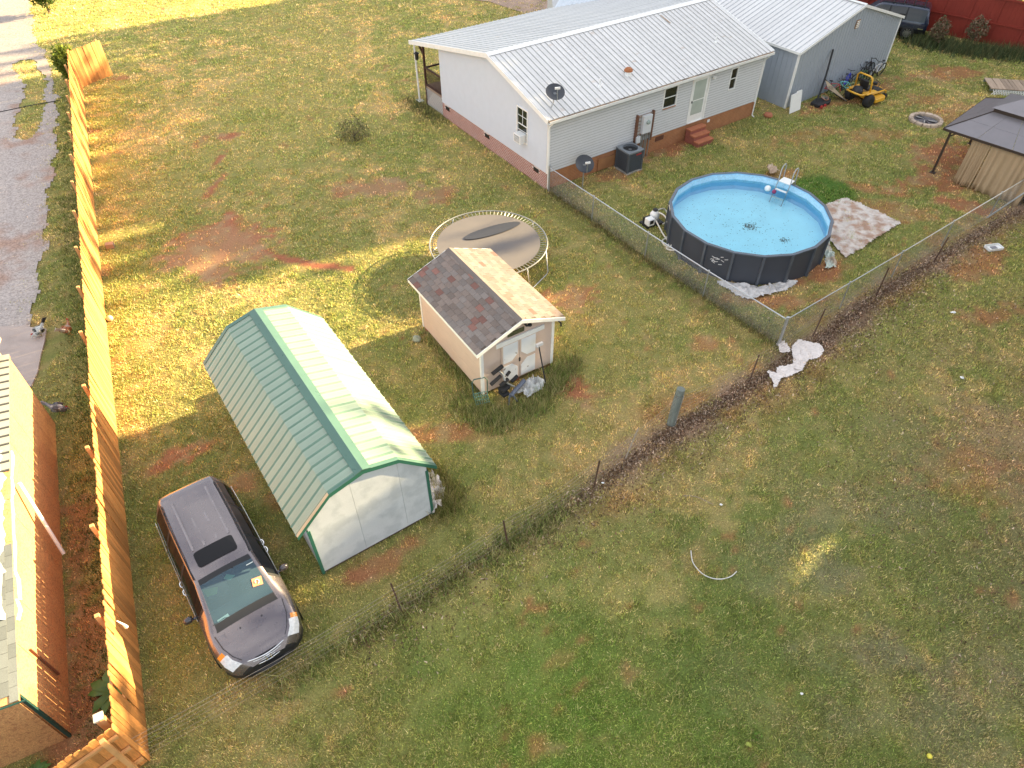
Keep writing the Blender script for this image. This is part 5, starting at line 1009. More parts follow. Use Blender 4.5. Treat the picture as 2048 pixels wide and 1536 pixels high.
for k in range(9): a = random.uniform(0, 6.28); mb = MB(); mb.tube([(.1 * math.cos(a), .1 * math.sin(a), .08), (.5 * math.cos(a + .3), .5 * math.sin(a + .3), .12)], .03, 6); mb.build('charred_log', mat('char', (.05, .045, .05), .9) if k % 3 else mat('ashlog', (.4, .38, .36), .9), FP)
PL = thing('wood_platform', 'low weathered plank platform with white lattice skirt at the right edge', 'platform', (26.3, 38.35, 0), R(-12))
pmb = MB(); pmb.bb(0, .18, 0, 1.5, .28, .32); pme = pmb.mesh('plank', mat('old_plank', (.36, .27, .20), .9, var=.15, scale=4, rand=.3, stretch=(5, .6, 1)))
for i in range(16): inst('plank', pme, PL, (i * .2, random.uniform(-.02, .02), 0), (0, 0, random.uniform(-.02, .02)))
for y in (.1, 1.35): mb = MB(); mb.bb(0, 3.2, y, y + .05, .15, .275); mb.build('joist', M_OLDWOOD, PL)
mb = MB()
for i in range(26):
    for s in (1, -1): x = .1 + i * .125; mb.bar((x, -.06 - (.01 if s > 0 else 0), .0 if s > 0 else .28), (x + .2, -.06 - (.01 if s > 0 else 0), .28 if s > 0 else .0), .04, .01, up=(0, 1, 0))
mb.build('lattice', M_TRIM, PL)
def tyre(label, x, y, r, wd, rz):
    t = thing('tyre', label, 'tyre', (x, y, 0), rz, 'old tyres by the gazebo'); mb = MB(); mb.lathe([(r * .6, -wd / 2), (r * .95, -wd / 2), (r, -wd * .3), (r, wd * .3), (r * .95, wd / 2), (r * .6, wd / 2), (r * .55, 0), (r * .6, -wd / 2)], 24, (0, 0, wd / 2 + .02), cap=False); mb.build('rubber_ring', M_RUBBER, t, True)
    mb = MB(); mb.lathe([(r * .58, 0), (r * .3, .03), (0, .04)], 16, (0, 0, wd * .6), cap=False); mb.build('rim', M_DKMETAL, t)
tyre('black tyre lying below the gazebo curtain at the right edge', 22.3, 27.5, .42, .22, 0); tyre('second black tyre nearer the chain link fence at the right edge', 22.6, 26.9, .36, .2, 1)
stone('rock', 'flat red paving brick pair beside the left garage corner', 13.45, 35.65, .3, mat('paver', (.40, .15, .08), .9), 'paver')
# red metal fence
M_RED = mat('red_metal', (.24, .03, .018), .55, var=.12, scale=1.5)
RF = thing('red_fence', 'tall red metal panel fence behind the dark vehicle', 'fence', (25.0, 50.0, 0), math.atan2(44.6 - 47.97, 31.51 - 27.51))
for i in range(14):
    for (z0, z1) in ((0.02, 1.18), (1.21, 2.5)):
        mb = MB(); x0 = -3 + i * 1.55; mb.bb(x0 + .01, x0 + 1.54, -.02, .02, z0, z1); [mb.bb(x0 + .06 + j * .25, x0 + .10 + j * .25, -.035, -.02, z0, z1) for j in range(6)]; mb.build('panel', M_RED, RF)
    mb = MB(); mb.bb(x0 - .04, x0 + .04, -.08, -.04, 0, 2.55); mb.build('post', M_RED, RF)
mb = MB(); mb.bb(-3, 18.7, -.1, -.036, 1.16, 1.23); mb.bb(-3, 18.7, -.1, .03, 2.5, 2.6); mb.build('rail', M_RED, RF)
PL3 = thing('leaning_board', 'white board leaning on the left corner of the metal garage', 'board', (14.95, 36.25, 0), .643)
mb = MB(); mb.prism([(-.45, .02), (.45, .02), (.45, 1.0), (.05, 1.0), (.0, .93), (-.42, .93)], -.02, .02, lambda u, v, t: (u, t + .12 + v * .2 - .2, v)); mb.build('panel_board', M_WHITE, PL3)

# ---------------------------------------------------------------- vehicles
def glassmat(name, tint, base=(.02, .03, .03), op=.45, rough=.03):
    m = bpy.data.materials.new(name); m.use_nodes = True; n = m.node_tree; b = n.nodes['Principled BSDF']; b.inputs['Base Color'].default_value = (*base, 1); b.inputs['Roughness'].default_value = rough; b.inputs['Specular IOR Level'].default_value = .6
    t = n.nodes.new('ShaderNodeBsdfTransparent'); t.inputs[0].default_value = (*tint, 1); ms = n.nodes.new('ShaderNodeMixShader'); ms.inputs[0].default_value = op
    n.links.new(t.outputs[0], ms.inputs[1]); n.links.new(b.outputs[0], ms.inputs[2]); n.links.new(ms.outputs[0], n.nodes['Material Output'].inputs[0]); return m
M_WS = glassmat('windshield_glass', (.62, .82, .93), (.085, .15, .20), .46); M_SG = glassmat('side_glass', (.2, .22, .24), (.008, .010, .012), .85)
M_VAN = mat('van_paint', (.165, .14, .145), .28, metal=.65, var=.03, coat=1, fine=.04, fscale=200); M_VBLK = mat('bumper_black', (.018, .018, .02), .5)
M_LENS = mat('headlight_lens', (.62, .62, .60), .12, var=.2, scale=18, coat=1); M_ORNG = mat('orange_lens', (.75, .26, .03), .2, coat=1)
def vehicle(t, paint, K, flags):
    I = lambda key, x: float(np.interp(x, K[key][0], K[key][1]))
    xs_ = sorted(set([round(v, 3) for v in K['st']])); st = []
    for a, b in zip(xs_[:-1], xs_[1:]):
        n = max(1, int(round((b - a) / .13))); st += [a + (b - a) * i / n for i in range(n)]
    st.append(xs_[-1]); st = np.array(st); NJ = 13
    def prof(x):
        w_, zb, zt, wt, sb = I('w', x), I('zb', x), I('zt', x), min(I('wt', x), I('w', x) * .97), I('sb', x)
        return [(0, sb), (w_ * .86, sb), (w_ * .95, sb + .08), (w_ * 1.0, sb + (zb - sb) * .4), (w_ * 1.0, zb - (zb - sb) * .22), (w_ * .965, zb), ((w_ * .965) * .62 + wt * .38, zb + (zt - zb) * .42), (wt + .01, zt - (zt - zb) * .12), (wt - .035, zt - .012), (wt - .10, zt), (wt * .55, zt + .012 * I('crown', x)), (wt * .25, zt + .018 * I('crown', x)), (0, zt + .02 * I('crown', x))]
    PTS = [[(x, y * s, z) for (y, z) in prof(x)] for x in st for s in (1,)]
    parts = {}
    def put(key, quad): parts.setdefault(key, MB()).add(quad, [(0, 1, 2, 3)])
    for i in range(len(st) - 1):
        xm = (st[i] + st[i + 1]) / 2
        for j in range(NJ - 1):
            key = flags(xm, j); A, B, C_, D_ = PTS[i][j], PTS[i + 1][j], PTS[i + 1][j + 1], PTS[i][j + 1]
            q = [A, D_, C_, B]
            if key in ('windshield', 'side_window', 'rear_window', 'quarter_window') and 0: pass
            m = lambda p: (p[0], -p[1], p[2])
            put((key, 1), q); put((key, -1), [m(B), m(C_), m(D_), m(A)])
    for k, e in ((0, 0), (1, -1)):
        pr = PTS[e]; mb = parts.setdefault(('bumper_cap' if e == 0 else 'nose_cap', 1), MB()); ring = pr + [(p[0], -p[1], p[2]) for p in reversed(pr[1:-1])]; mb.add(ring, [tuple(range(len(ring)))] if e == 0 else [tuple(reversed(range(len(ring))))])
    out = {}
    merged = {}
    for (key, s), mb in parts.items():
        single = key in ('body', 'windshield', 'rear_window', 'bumper_cap', 'nose_cap', 'lower_bumper', 'cowl', 'hood')
        nm = (key, 0) if single else (key, s); M2 = merged.setdefault(nm, MB()); M2.add(mb.v, mb.f)
    for (key, s), mb in merged.items():
        m_ = {'body': paint, 'hood': paint, 'windshield': M_WS, 'rear_window': M_SG, 'side_window': M_SG, 'front_window': M_SG, 'quarter_window': M_SG, 'lower_bumper': M_VBLK, 'bumper_cap': M_VBLK, 'nose_cap': M_VBLK, 'cowl': M_VBLK, 'headlight': M_LENS, 'turn_signal': M_ORNG, 'window_trim': M_VBLK, 'front_trim': M_VBLK, 'rear_trim': M_VBLK, 'pillar_trim': M_VBLK, 'tail_light': mat('tail_red', (.3, .02, .02), .25)}[key]
        me = mb.mesh(key, m_, True); import bmesh; bm_ = bmesh.new(); bm_.from_mesh(me); bmesh.ops.remove_doubles(bm_, verts=bm_.verts, dist=.0005); bm_.to_mesh(me); bm_.free()
        o = bpy.data.objects.new(key, me); sc.collection.objects.link(o); o.parent = t; out[key] = o
    return I, out
def wheel(t, x, y, r, spokes=7):
    mb = MB(); s = 1 if y > 0 else -1; mb.lathe([(r * .62, -.11), (r * .93, -.11), (r, -.06), (r, .06), (r * .93, .11), (r * .62, .11)], 28, (x, y, r), axis='y', cap=False); w_ = mb.build('wheel', M_RUBBER, t, True)
    mb = MB(); mb.lathe([(r * .64, -.1), (r * .62, .09)], 28, (x, y, r), axis='y', cap=False); mb.lathe([(r * .62, s * .02), (0, s * .02)], 20, (x, y, r), axis='y', cap=False)
    for k in range(spokes): a = 2 * math.pi * k / spokes; mb.bar((x, y + s * .09, r), (x + r * .6 * math.cos(a), y + s * .085, r + r * .6 * math.sin(a)), .05, .03, up=(0, 1, 0))
    mb.build('rim', mat('alloy', (.4, .4, .42), .3, metal=.8), w_)
VA = R(-54.2)
V = thing('minivan', 'dark grey minivan with sunroof parked on the grass beside the cedar fence', 'minivan', (-6.95, 8.8, 0), VA)
KV = dict(st=[-2.58, -2.52, -2.44, -2.34, -2.22, -2.1, -1.25, -1.15, -.18, -.08, .5, .62, 1.0, 1.08, 1.45, 1.55, 1.62, 1.9, 2.05, 2.15, 2.3, 2.38, 2.45, 2.5, 2.54, 2.57],
    w=([-2.58, -2.5, -2.38, -2.1, -1, 1, 1.7, 2.05, 2.3, 2.45, 2.52, 2.58], [.66, .84, .94, .985, 1.005, 1.005, .995, .965, .90, .80, .69, .52]),
    zt=([-2.58, -2.52, -2.45, -2.36, -2.25, -1.6, -.6, .2, .5, .62, 1.55, 1.62, 2.0, 2.3, 2.45, 2.58], [.95, 1.12, 1.38, 1.62, 1.70, 1.735, 1.745, 1.71, 1.66, 1.61, 1.12, 1.085, 1.02, .92, .83, .66]),
    wt=([-2.58, -2.45, -2.3, -1, .3, .5, 1.0, 1.55, 1.75, 2.0, 2.3, 2.45, 2.58], [.5, .64, .69, .71, .70, .69, .74, .80, .84, .80, .70, .56, .34]),
    zb=([-2.58, -2.4, -1, .5, 1.4, 1.62, 2.0, 2.3, 2.45, 2.58], [.85, 1.08, 1.07, 1.02, .99, .97, .90, .80, .70, .52]), sb=([-2.58, -2.2, 2.1, 2.58], [.34, .24, .22, .30]), crown=([-2.5, -2, .5, 2, 2.58], [0, 1.5, 1.5, 2.0, 1]))
def vflags(x, j):
    if j <= 1: return 'lower_bumper'
    if j == 2 and (x > 2.15 or x < -2.2): return 'lower_bumper'
    if j in (2, 3) and x > 2.3: return 'lower_bumper'
    if x > 2.54 and j < 7: return 'lower_bumper'
    if j in (5, 6):
        if -2.1 < x < -1.25: return 'quarter_window'
        if -1.15 < x < -.18: return 'side_window'
        if -.08 < x < 1.0: return 'front_window'
        if 1.0 <= x < 1.08: return 'front_trim'
        if -1.25 <= x <= -1.15: return 'rear_trim'
        if -.18 <= x <= -.08: return 'pillar_trim'
    if j >= 8 and .62 < x < 1.45: return 'windshield' if j >= 9 else 'body'
    if j >= 9 and .5 < x < .62: return 'window_trim'
    if j >= 9 and 1.45 <= x < 1.62: return 'cowl'
    if j >= 9 and -2.52 < x < -2.36: return 'rear_window'
    if 2.15 < x < 2.45 and j in (5, 6, 7): return 'headlight'
    if 1.98 < x <= 2.15 and j in (5, 6): return 'turn_signal'
    if x < -2.34 and j in (4, 5, 6): return 'tail_light'
    if x > 1.62 and j >= 8: return 'hood'
    return 'body'
I_, _ = vehicle(V, M_VAN, KV, vflags)
M_RIBV = mat('rib_highlight_paint', (.25, .225, .23), .25, metal=.5)  # paler than the body colour, paints a highlight onto the roof ribs
zr = lambda x: I_('zt', x) + .02 * I_('crown', x)
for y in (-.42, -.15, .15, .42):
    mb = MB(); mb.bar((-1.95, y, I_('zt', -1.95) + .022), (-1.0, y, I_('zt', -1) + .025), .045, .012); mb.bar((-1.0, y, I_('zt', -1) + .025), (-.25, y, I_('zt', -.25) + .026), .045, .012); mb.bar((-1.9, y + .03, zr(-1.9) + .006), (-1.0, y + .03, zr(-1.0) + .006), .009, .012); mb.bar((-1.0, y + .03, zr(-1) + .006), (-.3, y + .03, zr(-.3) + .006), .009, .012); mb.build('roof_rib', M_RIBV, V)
for s in (-1, 1):
    mb = MB(); mb.tube([(-2.0, s * .66, zr(-2.0) - .015), (-1.2, s * .675, zr(-1.2) - .012), (-.3, s * .67, zr(-.3) - .01), (.45, s * .66, zr(.45) - .02)], .014, 6); mb.build('roof_rail', M_VBLK, V)
    mb = MB(); mb.lathe([(.02, -.11), (.09, -.07), (.10, .04), (.06, .1), (0, .11)], 12, (.93, s * 1.14, 1.08), axis='y'); mb.v = [(.93 + (a - .93) * .8, b, c) for a, b, c in mb.v]; mb.bar((.93, s * .92, 1.03), (.93, s * 1.08, 1.04), .06, .04); mb.build('mirror', mat('mirror_shell', (.03, .025, .03), .25, coat=1), V, True)
    for x in (-.25, .0): mb = MB(); mb.tube([(x - .02, s * 1.0, .9), (x + .03, s * 1.03, .905), (x + .11, s * 1.03, .905), (x + .16, s * 1.0, .9)], .015, 6); mb.build('door_handle', M_CHROME, V)
    mb = MB(); mb.tube([(-2.15, s * .975, 1.085), (-1.2, s * .99, 1.083), (0, s * .985, 1.06), (1.05, s * .98, 1.03)], .005, 5); mb.build('belt_moulding', M_CHROME, V)
    for x in (-.13, -1.2): mb = MB(); mb.bar((x, s * 1.008, .3), (x, s * 1.008, 1.0), .006, .008); mb.build('door_seam', M_VBLK, V)
    mb = MB(); mb.bar((1.72, s * .60, zr(1.72) - .012), (2.38, s * .44, zr(2.38) - .018), .02, .012); mb.build('hood_crease', M_VAN, V)
    mb = MB(); mb.tube([(1.50, s * .15 - .1, 1.15), (1.42, s * .35 - .1, 1.19), (1.44, s * .62 - .1, 1.17)], .011, 5); mb.build('wiper', M_VBLK, V)
    mb = MB(); mb.bb(1.78, 1.81, s * .25 - .015, s * .25 + .015, zr(1.8) - .01, zr(1.8) + .008); mb.build('washer_jet', M_VBLK, V)
    mb = MB(); mb.tube([(1.66, s * .79, I_('zt', 1.66) + .008), (2.0, s * .74, I_('zt', 2.0) + .006), (2.25, s * .63, I_('zt', 2.25) + .008), (2.40, s * .5, I_('zt', 2.4) + .01)], .008, 5); mb.build('hood_seam', M_VBLK, V)
    for x in (-1.52, 1.55): wheel(V, x, s * .87, .34)
    for x in (-1.52, 1.55): mb = MB(); mb.lathe([(.41, 0), (.41, s * .012)], 28, (x, s * .995, .36), axis='y'); mb.build('wheel_arch', M_VBLK, V)
mb = MB(); sr_ = []
for k in range(32):
    a = 2 * math.pi * k / 32; c_, s_ = math.cos(a), math.sin(a); e = .25; x = .04 + .23 * abs(c_) ** e * (1 if c_ > 0 else -1); y = .46 * abs(s_) ** e * (1 if s_ > 0 else -1); sr_.append((x, y))
mb.add([(x, y, zr(x) + .012 - .02 * (y / .7) ** 2) for x, y in sr_], [tuple(range(32))]); mb.build('sunroof', mat('sunroof_glass', (.006, .006, .008), .04, spec=.25, var=0), V)
gx = lambda y: 2.585 - .42 * y * y
for (z, r_, m_) in ((.80, .016, M_CHROME), (.745, .012, M_CHROME), (.69, .012, M_CHROME), (.63, .016, M_CHROME)):
    mb = MB(); mb.tube([(gx(y) - (z - .63) * .32, y, z) for y in np.linspace(-.52, .52, 15)], r_, 6); mb.build('grille_bar', m_, V, True)
mb = MB(); ys_ = np.linspace(-.52, .52, 15); mb.add([(gx(y) - .02, y, .6) for y in ys_] + [(gx(y) - .085, y, .82) for y in ys_], [(i, i + 1, i + 16, i + 15) for i in range(14)]); mb.build('grille', M_VBLK, V)
mb = MB(); gxx = gx(0) - .015   # emblem: bold letter shaped badge
for y in (-.055, .055): mb.bar((gxx + .02, y * .8, .66), (gxx - .012, y, .78), .016, .022, up=(0, 1, 0))
mb.bar((gxx + .008, -.05, .72), (gxx + .008, .05, .72), .022, .014); mb.tube([(gxx + .012 - (z - .72) * .3, y, z) for y, z in ((-.08, .65), (.08, .65), (.095, .79), (-.095, .79))], .008, 5, True); mb.build('emblem', M_CHROME, V)
mb = MB(); mb.tube([(gx(y) + .03, y, .40) for y in np.linspace(-.75, .75, 17)], .05, 7); mb.build('bumper_lip', M_VBLK, V, True)
mb = MB(); mb.bb(2.585, 2.6, -.15, .15, .38, .5); mb.build('number_plate_holder', M_VBLK, V)
M_INT = mat('interior_dark', (.035, .035, .035), .8); M_DASH = mat('dashboard', (.03, .035, .037), .7)
mb = MB(); mb.bb(.95, 1.5, -.72, .72, .8, 1.0); mb.build('dashboard', M_DASH, V, bevel=.04)
mb = MB(); mb.bb(-2.2, 1.5, -.8, .8, .3, .34); mb.build('floor_pan', M_INT, V)
for y in (-.38, .38):
    mb = MB(); mb.bb(-.05, .45, y - .26, y + .26, .55, .7); mb.bar((-.05, y, .7), (-.2, y, 1.3), .5, .12, up=(1, 0, 0)); mb.bar((-.2, y, 1.3), (-.22, y, 1.48), .26, .09, up=(1, 0, 0)); mb.build('seat', mat('seat_grey', (.10, .11, .10), .9), V, bevel=.03)
mb = MB(); mb.tube([(.85 + .07 * math.sin(a), .38 + .18 * math.cos(a), 1.0 + .17 * math.sin(a)) for a in np.linspace(0, 2 * math.pi, 20, endpoint=False)], .016, 6, True); mb.build('steering_wheel', M_VBLK, V)
M_PAP = mat('pale_paper', (.75, .78, .70), .7)
mb = MB(); mb.box((1.33, -.48, 1.012), (.15, .26, .006), .1); mb.build('paper', M_PAP, V, label='white paper lying on the dashboard')
mb = MB(); mb.add([(.5, -.02, 1.36), (.62, .14, 1.32), (.66, .0, 1.3), (.56, -.12, 1.33)], [(0, 1, 2, 3)]); mb.build('mirror_tag', mat('green_tag', (.4, .62, .32), .6), V)
mb = MB(); mb.add([(.45, -.62, 1.2), (.55, -.3, 1.16), (.68, -.38, 1.1), (.62, -.6, 1.1)], [(0, 1, 2, 3)]); mb.build('sun_shade', mat('green_cloth', (.22, .36, .10), .8), V)
wz = lambda x: 1.61 + (x - .62) * (1.12 - 1.61) / .93 + .03
mb = MB(); mb.add([(1.18, .36, wz(1.18) + .004), (1.02, .40, wz(1.02) + .004), (1.05, .62, wz(1.05) - .0), (1.22, .58, wz(1.22) - .0)], [(0, 1, 2, 3)]); stk = mb.build('sticker', mat('orange_sticker', (.72, .27, .13), .6), V, label='orange paper sticker with a white mark on the windshield')
mb = MB(); mb.tube([(1.12 + .045 * math.cos(a), .49 + .045 * math.sin(a), wz(1.12 + .045 * math.cos(a)) + .01) for a in np.linspace(0, 5, 12)], .009, 4); mb.build('sticker_mark', M_WHITE, stk)
mb = MB(); mb.box((.72, .52, wz(.72) + .006), (.02, .16, .004), 0); mb.build('inspection_strip', M_PAP, V)
# second vehicle
S2 = thing('suv', 'dark blue SUV parked between the metal garage and the red fence', 'suv', (24.18, 48.22, 0), math.atan2(.469, -.883))
KS = dict(st=[-2.45, -2.4, -2.3, -2.2, -2.0, -1.1, -1.0, -.1, 0, .55, .7, 1.1, 1.3, 1.5, 2.0, 2.3, 2.45], w=([-2.45, -2.3, -2, 2, 2.3, 2.45], [.86, .95, .98, .98, .9, .7]), zt=([-2.45, -2.35, -2.2, -1, .5, .65, 1.3, 1.5, 2.2, 2.45], [1.1, 1.6, 1.83, 1.88, 1.84, 1.78, 1.22, 1.17, 1.1, .8]),
    wt=([-2.45, -2.2, .6, 1.4, 2.2, 2.45], [.72, .76, .74, .82, .76, .5]), zb=([-2.45, 0, 1.4, 2.45], [1.08, 1.12, 1.08, .75]), sb=([-2.45, 2.45], [.4, .38]), crown=([-2, 2], [1, 1]))
def sflags(x, j):
    if j <= 2: return 'lower_bumper'
    if j in (5, 6):
        if -2.2 < x < -1.1: return 'quarter_window'
        if -1.0 < x < -.1: return 'side_window'
        if 0 < x < 1.1: return 'front_window'
        if -1.1 <= x <= -1: return 'rear_trim'
        if -.1 <= x <= 0: return 'pillar_trim'
    if j >= 9 and .7 < x < 1.3: return 'windshield'
    if j >= 9 and -2.4 < x < -2.3: return 'rear_window'
    return 'body'
M_NAVY = mat('navy_paint', (.018, .028, .06), .25, metal=.3, coat=1, var=.03); M_SGB = M_SG
I2, _ = vehicle(S2, M_NAVY, KS, sflags)
for s in (-1, 1):
    for x in (-1.45, 1.45): wheel(S2, x, s * .88, .40, 10)
    mb = MB(); mb.tube([(-2.0, s * .68, 1.93), (.3, s * .68, 1.93)], .02, 6); mb.build('roof_rail', M_VBLK, S2)
    mb = MB(); mb.bar((-2.25, s * .97, .72), (-1.95, s * 1.0, .74), .02, .05); mb.build('bumper_strip', M_CHROME, S2)
for x in (-1.9, -1.3, -.7, -.1): mb = MB(); mb.bb(x - .03, x + .03, -.68, .68, 1.9, 1.93); mb.build('rack_bar', M_VBLK, S2)

# ---------------------------------------------------------------- bikes, mower and hoop by the garage
GAc, GAs = math.cos(.643), math.sin(.643)
gpt = lambda u, v: (14.59 + u * GAc - v * GAs, 36.603 + u * GAs + v * GAc)
def bike(label, u, v, rot, col_, s=1.0, lean=.15, wcol=None):
    x, y = gpt(u, v); t = thing('bicycle', label, 'bicycle', (x, y, 0), .643 + rot, 'bicycles leaning along the garage wall'); m = mat('bike_' + label.split()[0], col_, .35, coat=.5)
    r = .30 * s; wb = .5 * s; ln = lambda z: z * lean
    P_ = lambda x, z, y=0: (x, y + ln(z), z)
    for xx in (-wb, wb):
        mb = MB(); mb.tube([P_(xx + r * math.cos(a), r + r * math.sin(a)) for a in np.linspace(0, 2 * math.pi, 24, endpoint=False)], .026 * s, 6, True); w_ = mb.build('wheel', wcol or M_RUBBER, t, True)
        mb = MB()
        for k in range(10): a = k * .628; mb.bar(P_(xx, r), P_(xx + r * math.cos(a), r + r * math.sin(a)), .004, .004)
        mb.build('spokes', M_GALV, w_)
    hd = P_(wb * .62, .72 * s); bb_ = P_(-.02, .30 * s); stt = P_(-wb * .38, .66 * s); rr_ = P_(-wb, r); fr_ = P_(wb, r)
    mb = MB()
    for a, b in ((hd, bb_), (bb_, stt), (stt, hd), (stt, rr_), (bb_, rr_), (hd, fr_)): mb.tube([a, b], .025 * s, 6)
    mb.build('frame', m, t)
    mb = MB(); hb_ = P_(wb * .55, .88 * s); mb.tube([hd, hb_], .015, 5); mb.tube([(hb_[0] - .1, hb_[1] - .27 * s, hb_[2] + .08), (hb_[0], hb_[1] - .08, hb_[2]), (hb_[0], hb_[1] + .08, hb_[2]), (hb_[0] - .1, hb_[1] + .27 * s, hb_[2] + .08)], .015, 6); mb.build('handlebar', M_DKMETAL, t)
    mb = MB(); sp = P_(-wb * .44, .78 * s); mb.tube([stt, sp], .014, 5); mb.lathe([(.05, 0), (.08, .02), (.05, .05)], 8, sp); mb.v = [(sp[0] + (a - sp[0]) * 1.5 if c > sp[2] - .001 else a, b, c) for a, b, c in mb.v]; mb.build('saddle', M_BLACK, t)
    mb = MB(); mb.lathe([(.08 * s, -.01), (.08 * s, .01)], 14, bb_, axis='y'); mb.bar((bb_[0], bb_[1] - .05, bb_[2]), (bb_[0] + .12, bb_[1] - .06, bb_[2] - .08), .02, .02); mb.build('crank', M_DKMETAL, t); return t
bike('red small kids bicycle standing closest to the basketball hoop', 3.45, -.42, -1.2, (.5, .04, .05), .85)
bike('teal kids bicycle with pale tyres next to the small red one', 4.15, -.6, 2.6, (.2, .65, .62), .92, wcol=mat('pale_tyre', (.3, .38, .2), .8))
bike('blue kids bicycle against the wall between the teal and the dark green ones', 5.0, -.35, .2, (.04, .06, .55), .95)
bike('dark-green bicycle behind the yellow mower by the garage wall', 6.0, -.45, 3.0, (.04, .12, .05), 1.1)
bike('silver bicycle at the right end of the row by the garage corner', 7.35, -.5, 3.2, (.6, .6, .62), 1.2)
bike('black bicycle propped behind the silver one at the garage corner', 7.05, -.22, .1, (.03, .03, .035), 1.12)
MWX, MWY = gpt(4.15, -2.0)
MW = thing('riding_mower', 'yellow and black zero turn riding mower parked beside the bicycles', 'mower', (MWX, MWY, 0), .643 - .1)
M_YEL = mat('mower_yellow', (.72, .38, .03), .4, coat=.5); M_MBLK = mat('mower_black', (.022, .022, .024), .5)
for s in (-1, 1):
    mb = MB(); mb.lathe([(.12, -.13), (.27, -.14), (.30, -.08), (.30, .08), (.27, .14), (.12, .13)], 22, (-.45, s * .52, .30), axis='y'); w_ = mb.build('rear_wheel', M_RUBBER, MW, True); mb = MB(); mb.lathe([(.13, 0), (.1, s * .05), (0, s * .05)], 12, (-.45, s * .6, .3), axis='y'); mb.build('rim', M_MBLK, w_)
    mb = MB(); mb.lathe([(.05, -.07), (.15, -.07), (.16, 0), (.15, .07), (.05, .07)], 16, (.98, s * .36, .16), axis='y'); w_ = mb.build('front_wheel', M_RUBBER, MW, True)
    mb = MB(); mb.tube([(.98, s * .36, .2), (1.0, s * .36, .42), (.85, s * .34, .48), (.3, s * .33, .46), (-.5, s * .33, .46)], .04, 7); mb.build('frame_tube', M_YEL, MW, True)
    mb = MB(); mb.bb(-.75, .0, s * .42 - .13, s * .42 + .13, .62, .68); mb.build('fender', M_YEL, MW, bevel=.02)
    mb = MB(); mb.tube([(.0, s * .42, .6), (.25, s * .38, .95), (.2, s * .12, 1.05)], .016, 6); mb.build('lap_bar', M_MBLK, MW)
mb = MB(); mb.tube([(.85, -.34, .46), (.95, 0, .48), (.85, .34, .46)], .04, 7); mb.build('front_bar', M_YEL, MW)
mb = MB(); mb.tube([(-.5, -.46, .6), (-1.05, -.40, .66), (-1.12, -.2, .68), (-1.12, .2, .68), (-1.05, .40, .66), (-.5, .46, .6)], .042, 7); mb.build('engine_guard', M_YEL, MW, True)
mb = MB(); mb.tube([(-.42, -.44, .62), (-.55, -.42, 1.3), (-.57, -.3, 1.4), (-.57, .3, 1.4), (-.55, .42, 1.3), (-.42, .44, .62)], .04, 7); mb.build('roll_bar', M_YEL, MW, True)
mb = MB(); mb.lathe([(.24, .5), (.26, .72), (.2, .86), (.08, .9)], 16, (-.8, 0, 0)); mb.build('engine', M_MBLK, MW, True)
mb = MB(); mb.bb(-.4, .08, -.25, .25, .66, .78); mb.bar((-.38, 0, .78), (-.5, 0, 1.15), .48, .1, up=(1, 0, 0)); mb.build('seat', M_MBLK, MW, bevel=.04)
mb = MB(); mb.prism([(-.1, -.68), (.6, -.68), (.72, -.5), (.72, .5), (.6, .68), (-.1, .68)], .14, .34, lambda u, v, t: (u, v, t)); mb.build('cutting_deck', M_YEL, MW, bevel=.03)
mb = MB(); mb.bb(.25, .9, -.3, .3, .44, .5); mb.build('foot_plate', M_MBLK, MW)
MW.scale = (1.1, 1.1, 1.1)
RX, RY = gpt(5.55, -1.6); RE = thing('push_mower', 'red walk behind mower just beyond the yellow riding mower', 'mower', (RX, RY, 0), .643)
M_RD = mat('red_plastic', (.38, .03, .03), .4); mb = MB(); mb.lathe([(.28, .12), (.3, .25), (.2, .36), (.1, .42)], 16); mb.build('deck', M_RD, RE, True)
mb = MB(); mb.lathe([(.12, .4), (.13, .55), (.05, .58)], 12); mb.build('engine', M_MBLK, RE)
for (a, b) in ((-.25, -.25), (.25, -.25), (-.25, .25), (.25, .25)): mb = MB(); mb.lathe([(.1, -.03), (.1, .03)], 14, (a, b, .1), axis='y'); mb.build('wheel', M_RUBBER, RE)
mb = MB(); mb.tube([(-.2, -.2, .3), (-.8, -.22, .85), (-.8, .22, .85), (-.2, .2, .3)], .014, 6); mb.build('handle', M_MBLK, RE)
BX, BY = gpt(1.75, -.75); BH = thing('basketball_hoop', 'dismantled basketball hoop with its black pole leaning on the garage wall', 'basketball hoop', (BX, BY, 0), .643)
mb = MB(); mb.tube([(0, .05, .15), (.6, .32, 1.3), (1.12, .66, 2.42)], .05, 8); mb.build('pole', M_MBLK, BH)
mb = MB(); mb.prism([(-.35, -.3), (.55, -.4), (.95, -.2), (.95, .1), (.3, .35), (-.35, .2)], .0, .17, lambda u, v, t: (u, v, t)); mb.build('base', M_MBLK, BH, bevel=.04)
for u in (-.2, .1): mb = MB(); mb.lathe([(.08, -.04), (.08, .04)], 12, (u, -.42, .08), axis='y'); mb.build('wheel', M_RD, BH)
mb = MB(); mb.tube([(.5 + .23 * math.cos(a), -.05 + .2 * math.sin(a), .32 + .1 * math.sin(a)) for a in np.linspace(0, 6.28, 20, endpoint=False)], .012, 5, True); mb.build('rim', mat('rim_orange', (.5, .2, .08), .5), BH)
mb = MB()
for k in range(12):
    for s in (1, -1): a = k * .5236; b = a + s * .5; mb.tube([(.5 + .23 * math.cos(a), -.05 + .2 * math.sin(a), .32), (.62 + .13 * math.cos(b), -.05 + .12 * math.sin(b), .2), (.7 + .09 * math.cos(a), -.08 + .1 * math.sin(a), .1)], .006, 4)
mb.build('net', mat('net', (.5, .45, .42), .8), BH)
mb = MB(); q = [(1.0, .55, .95), (1.85, -.3, .04), (1.6, -.75, .02), (.95, .15, .55)]
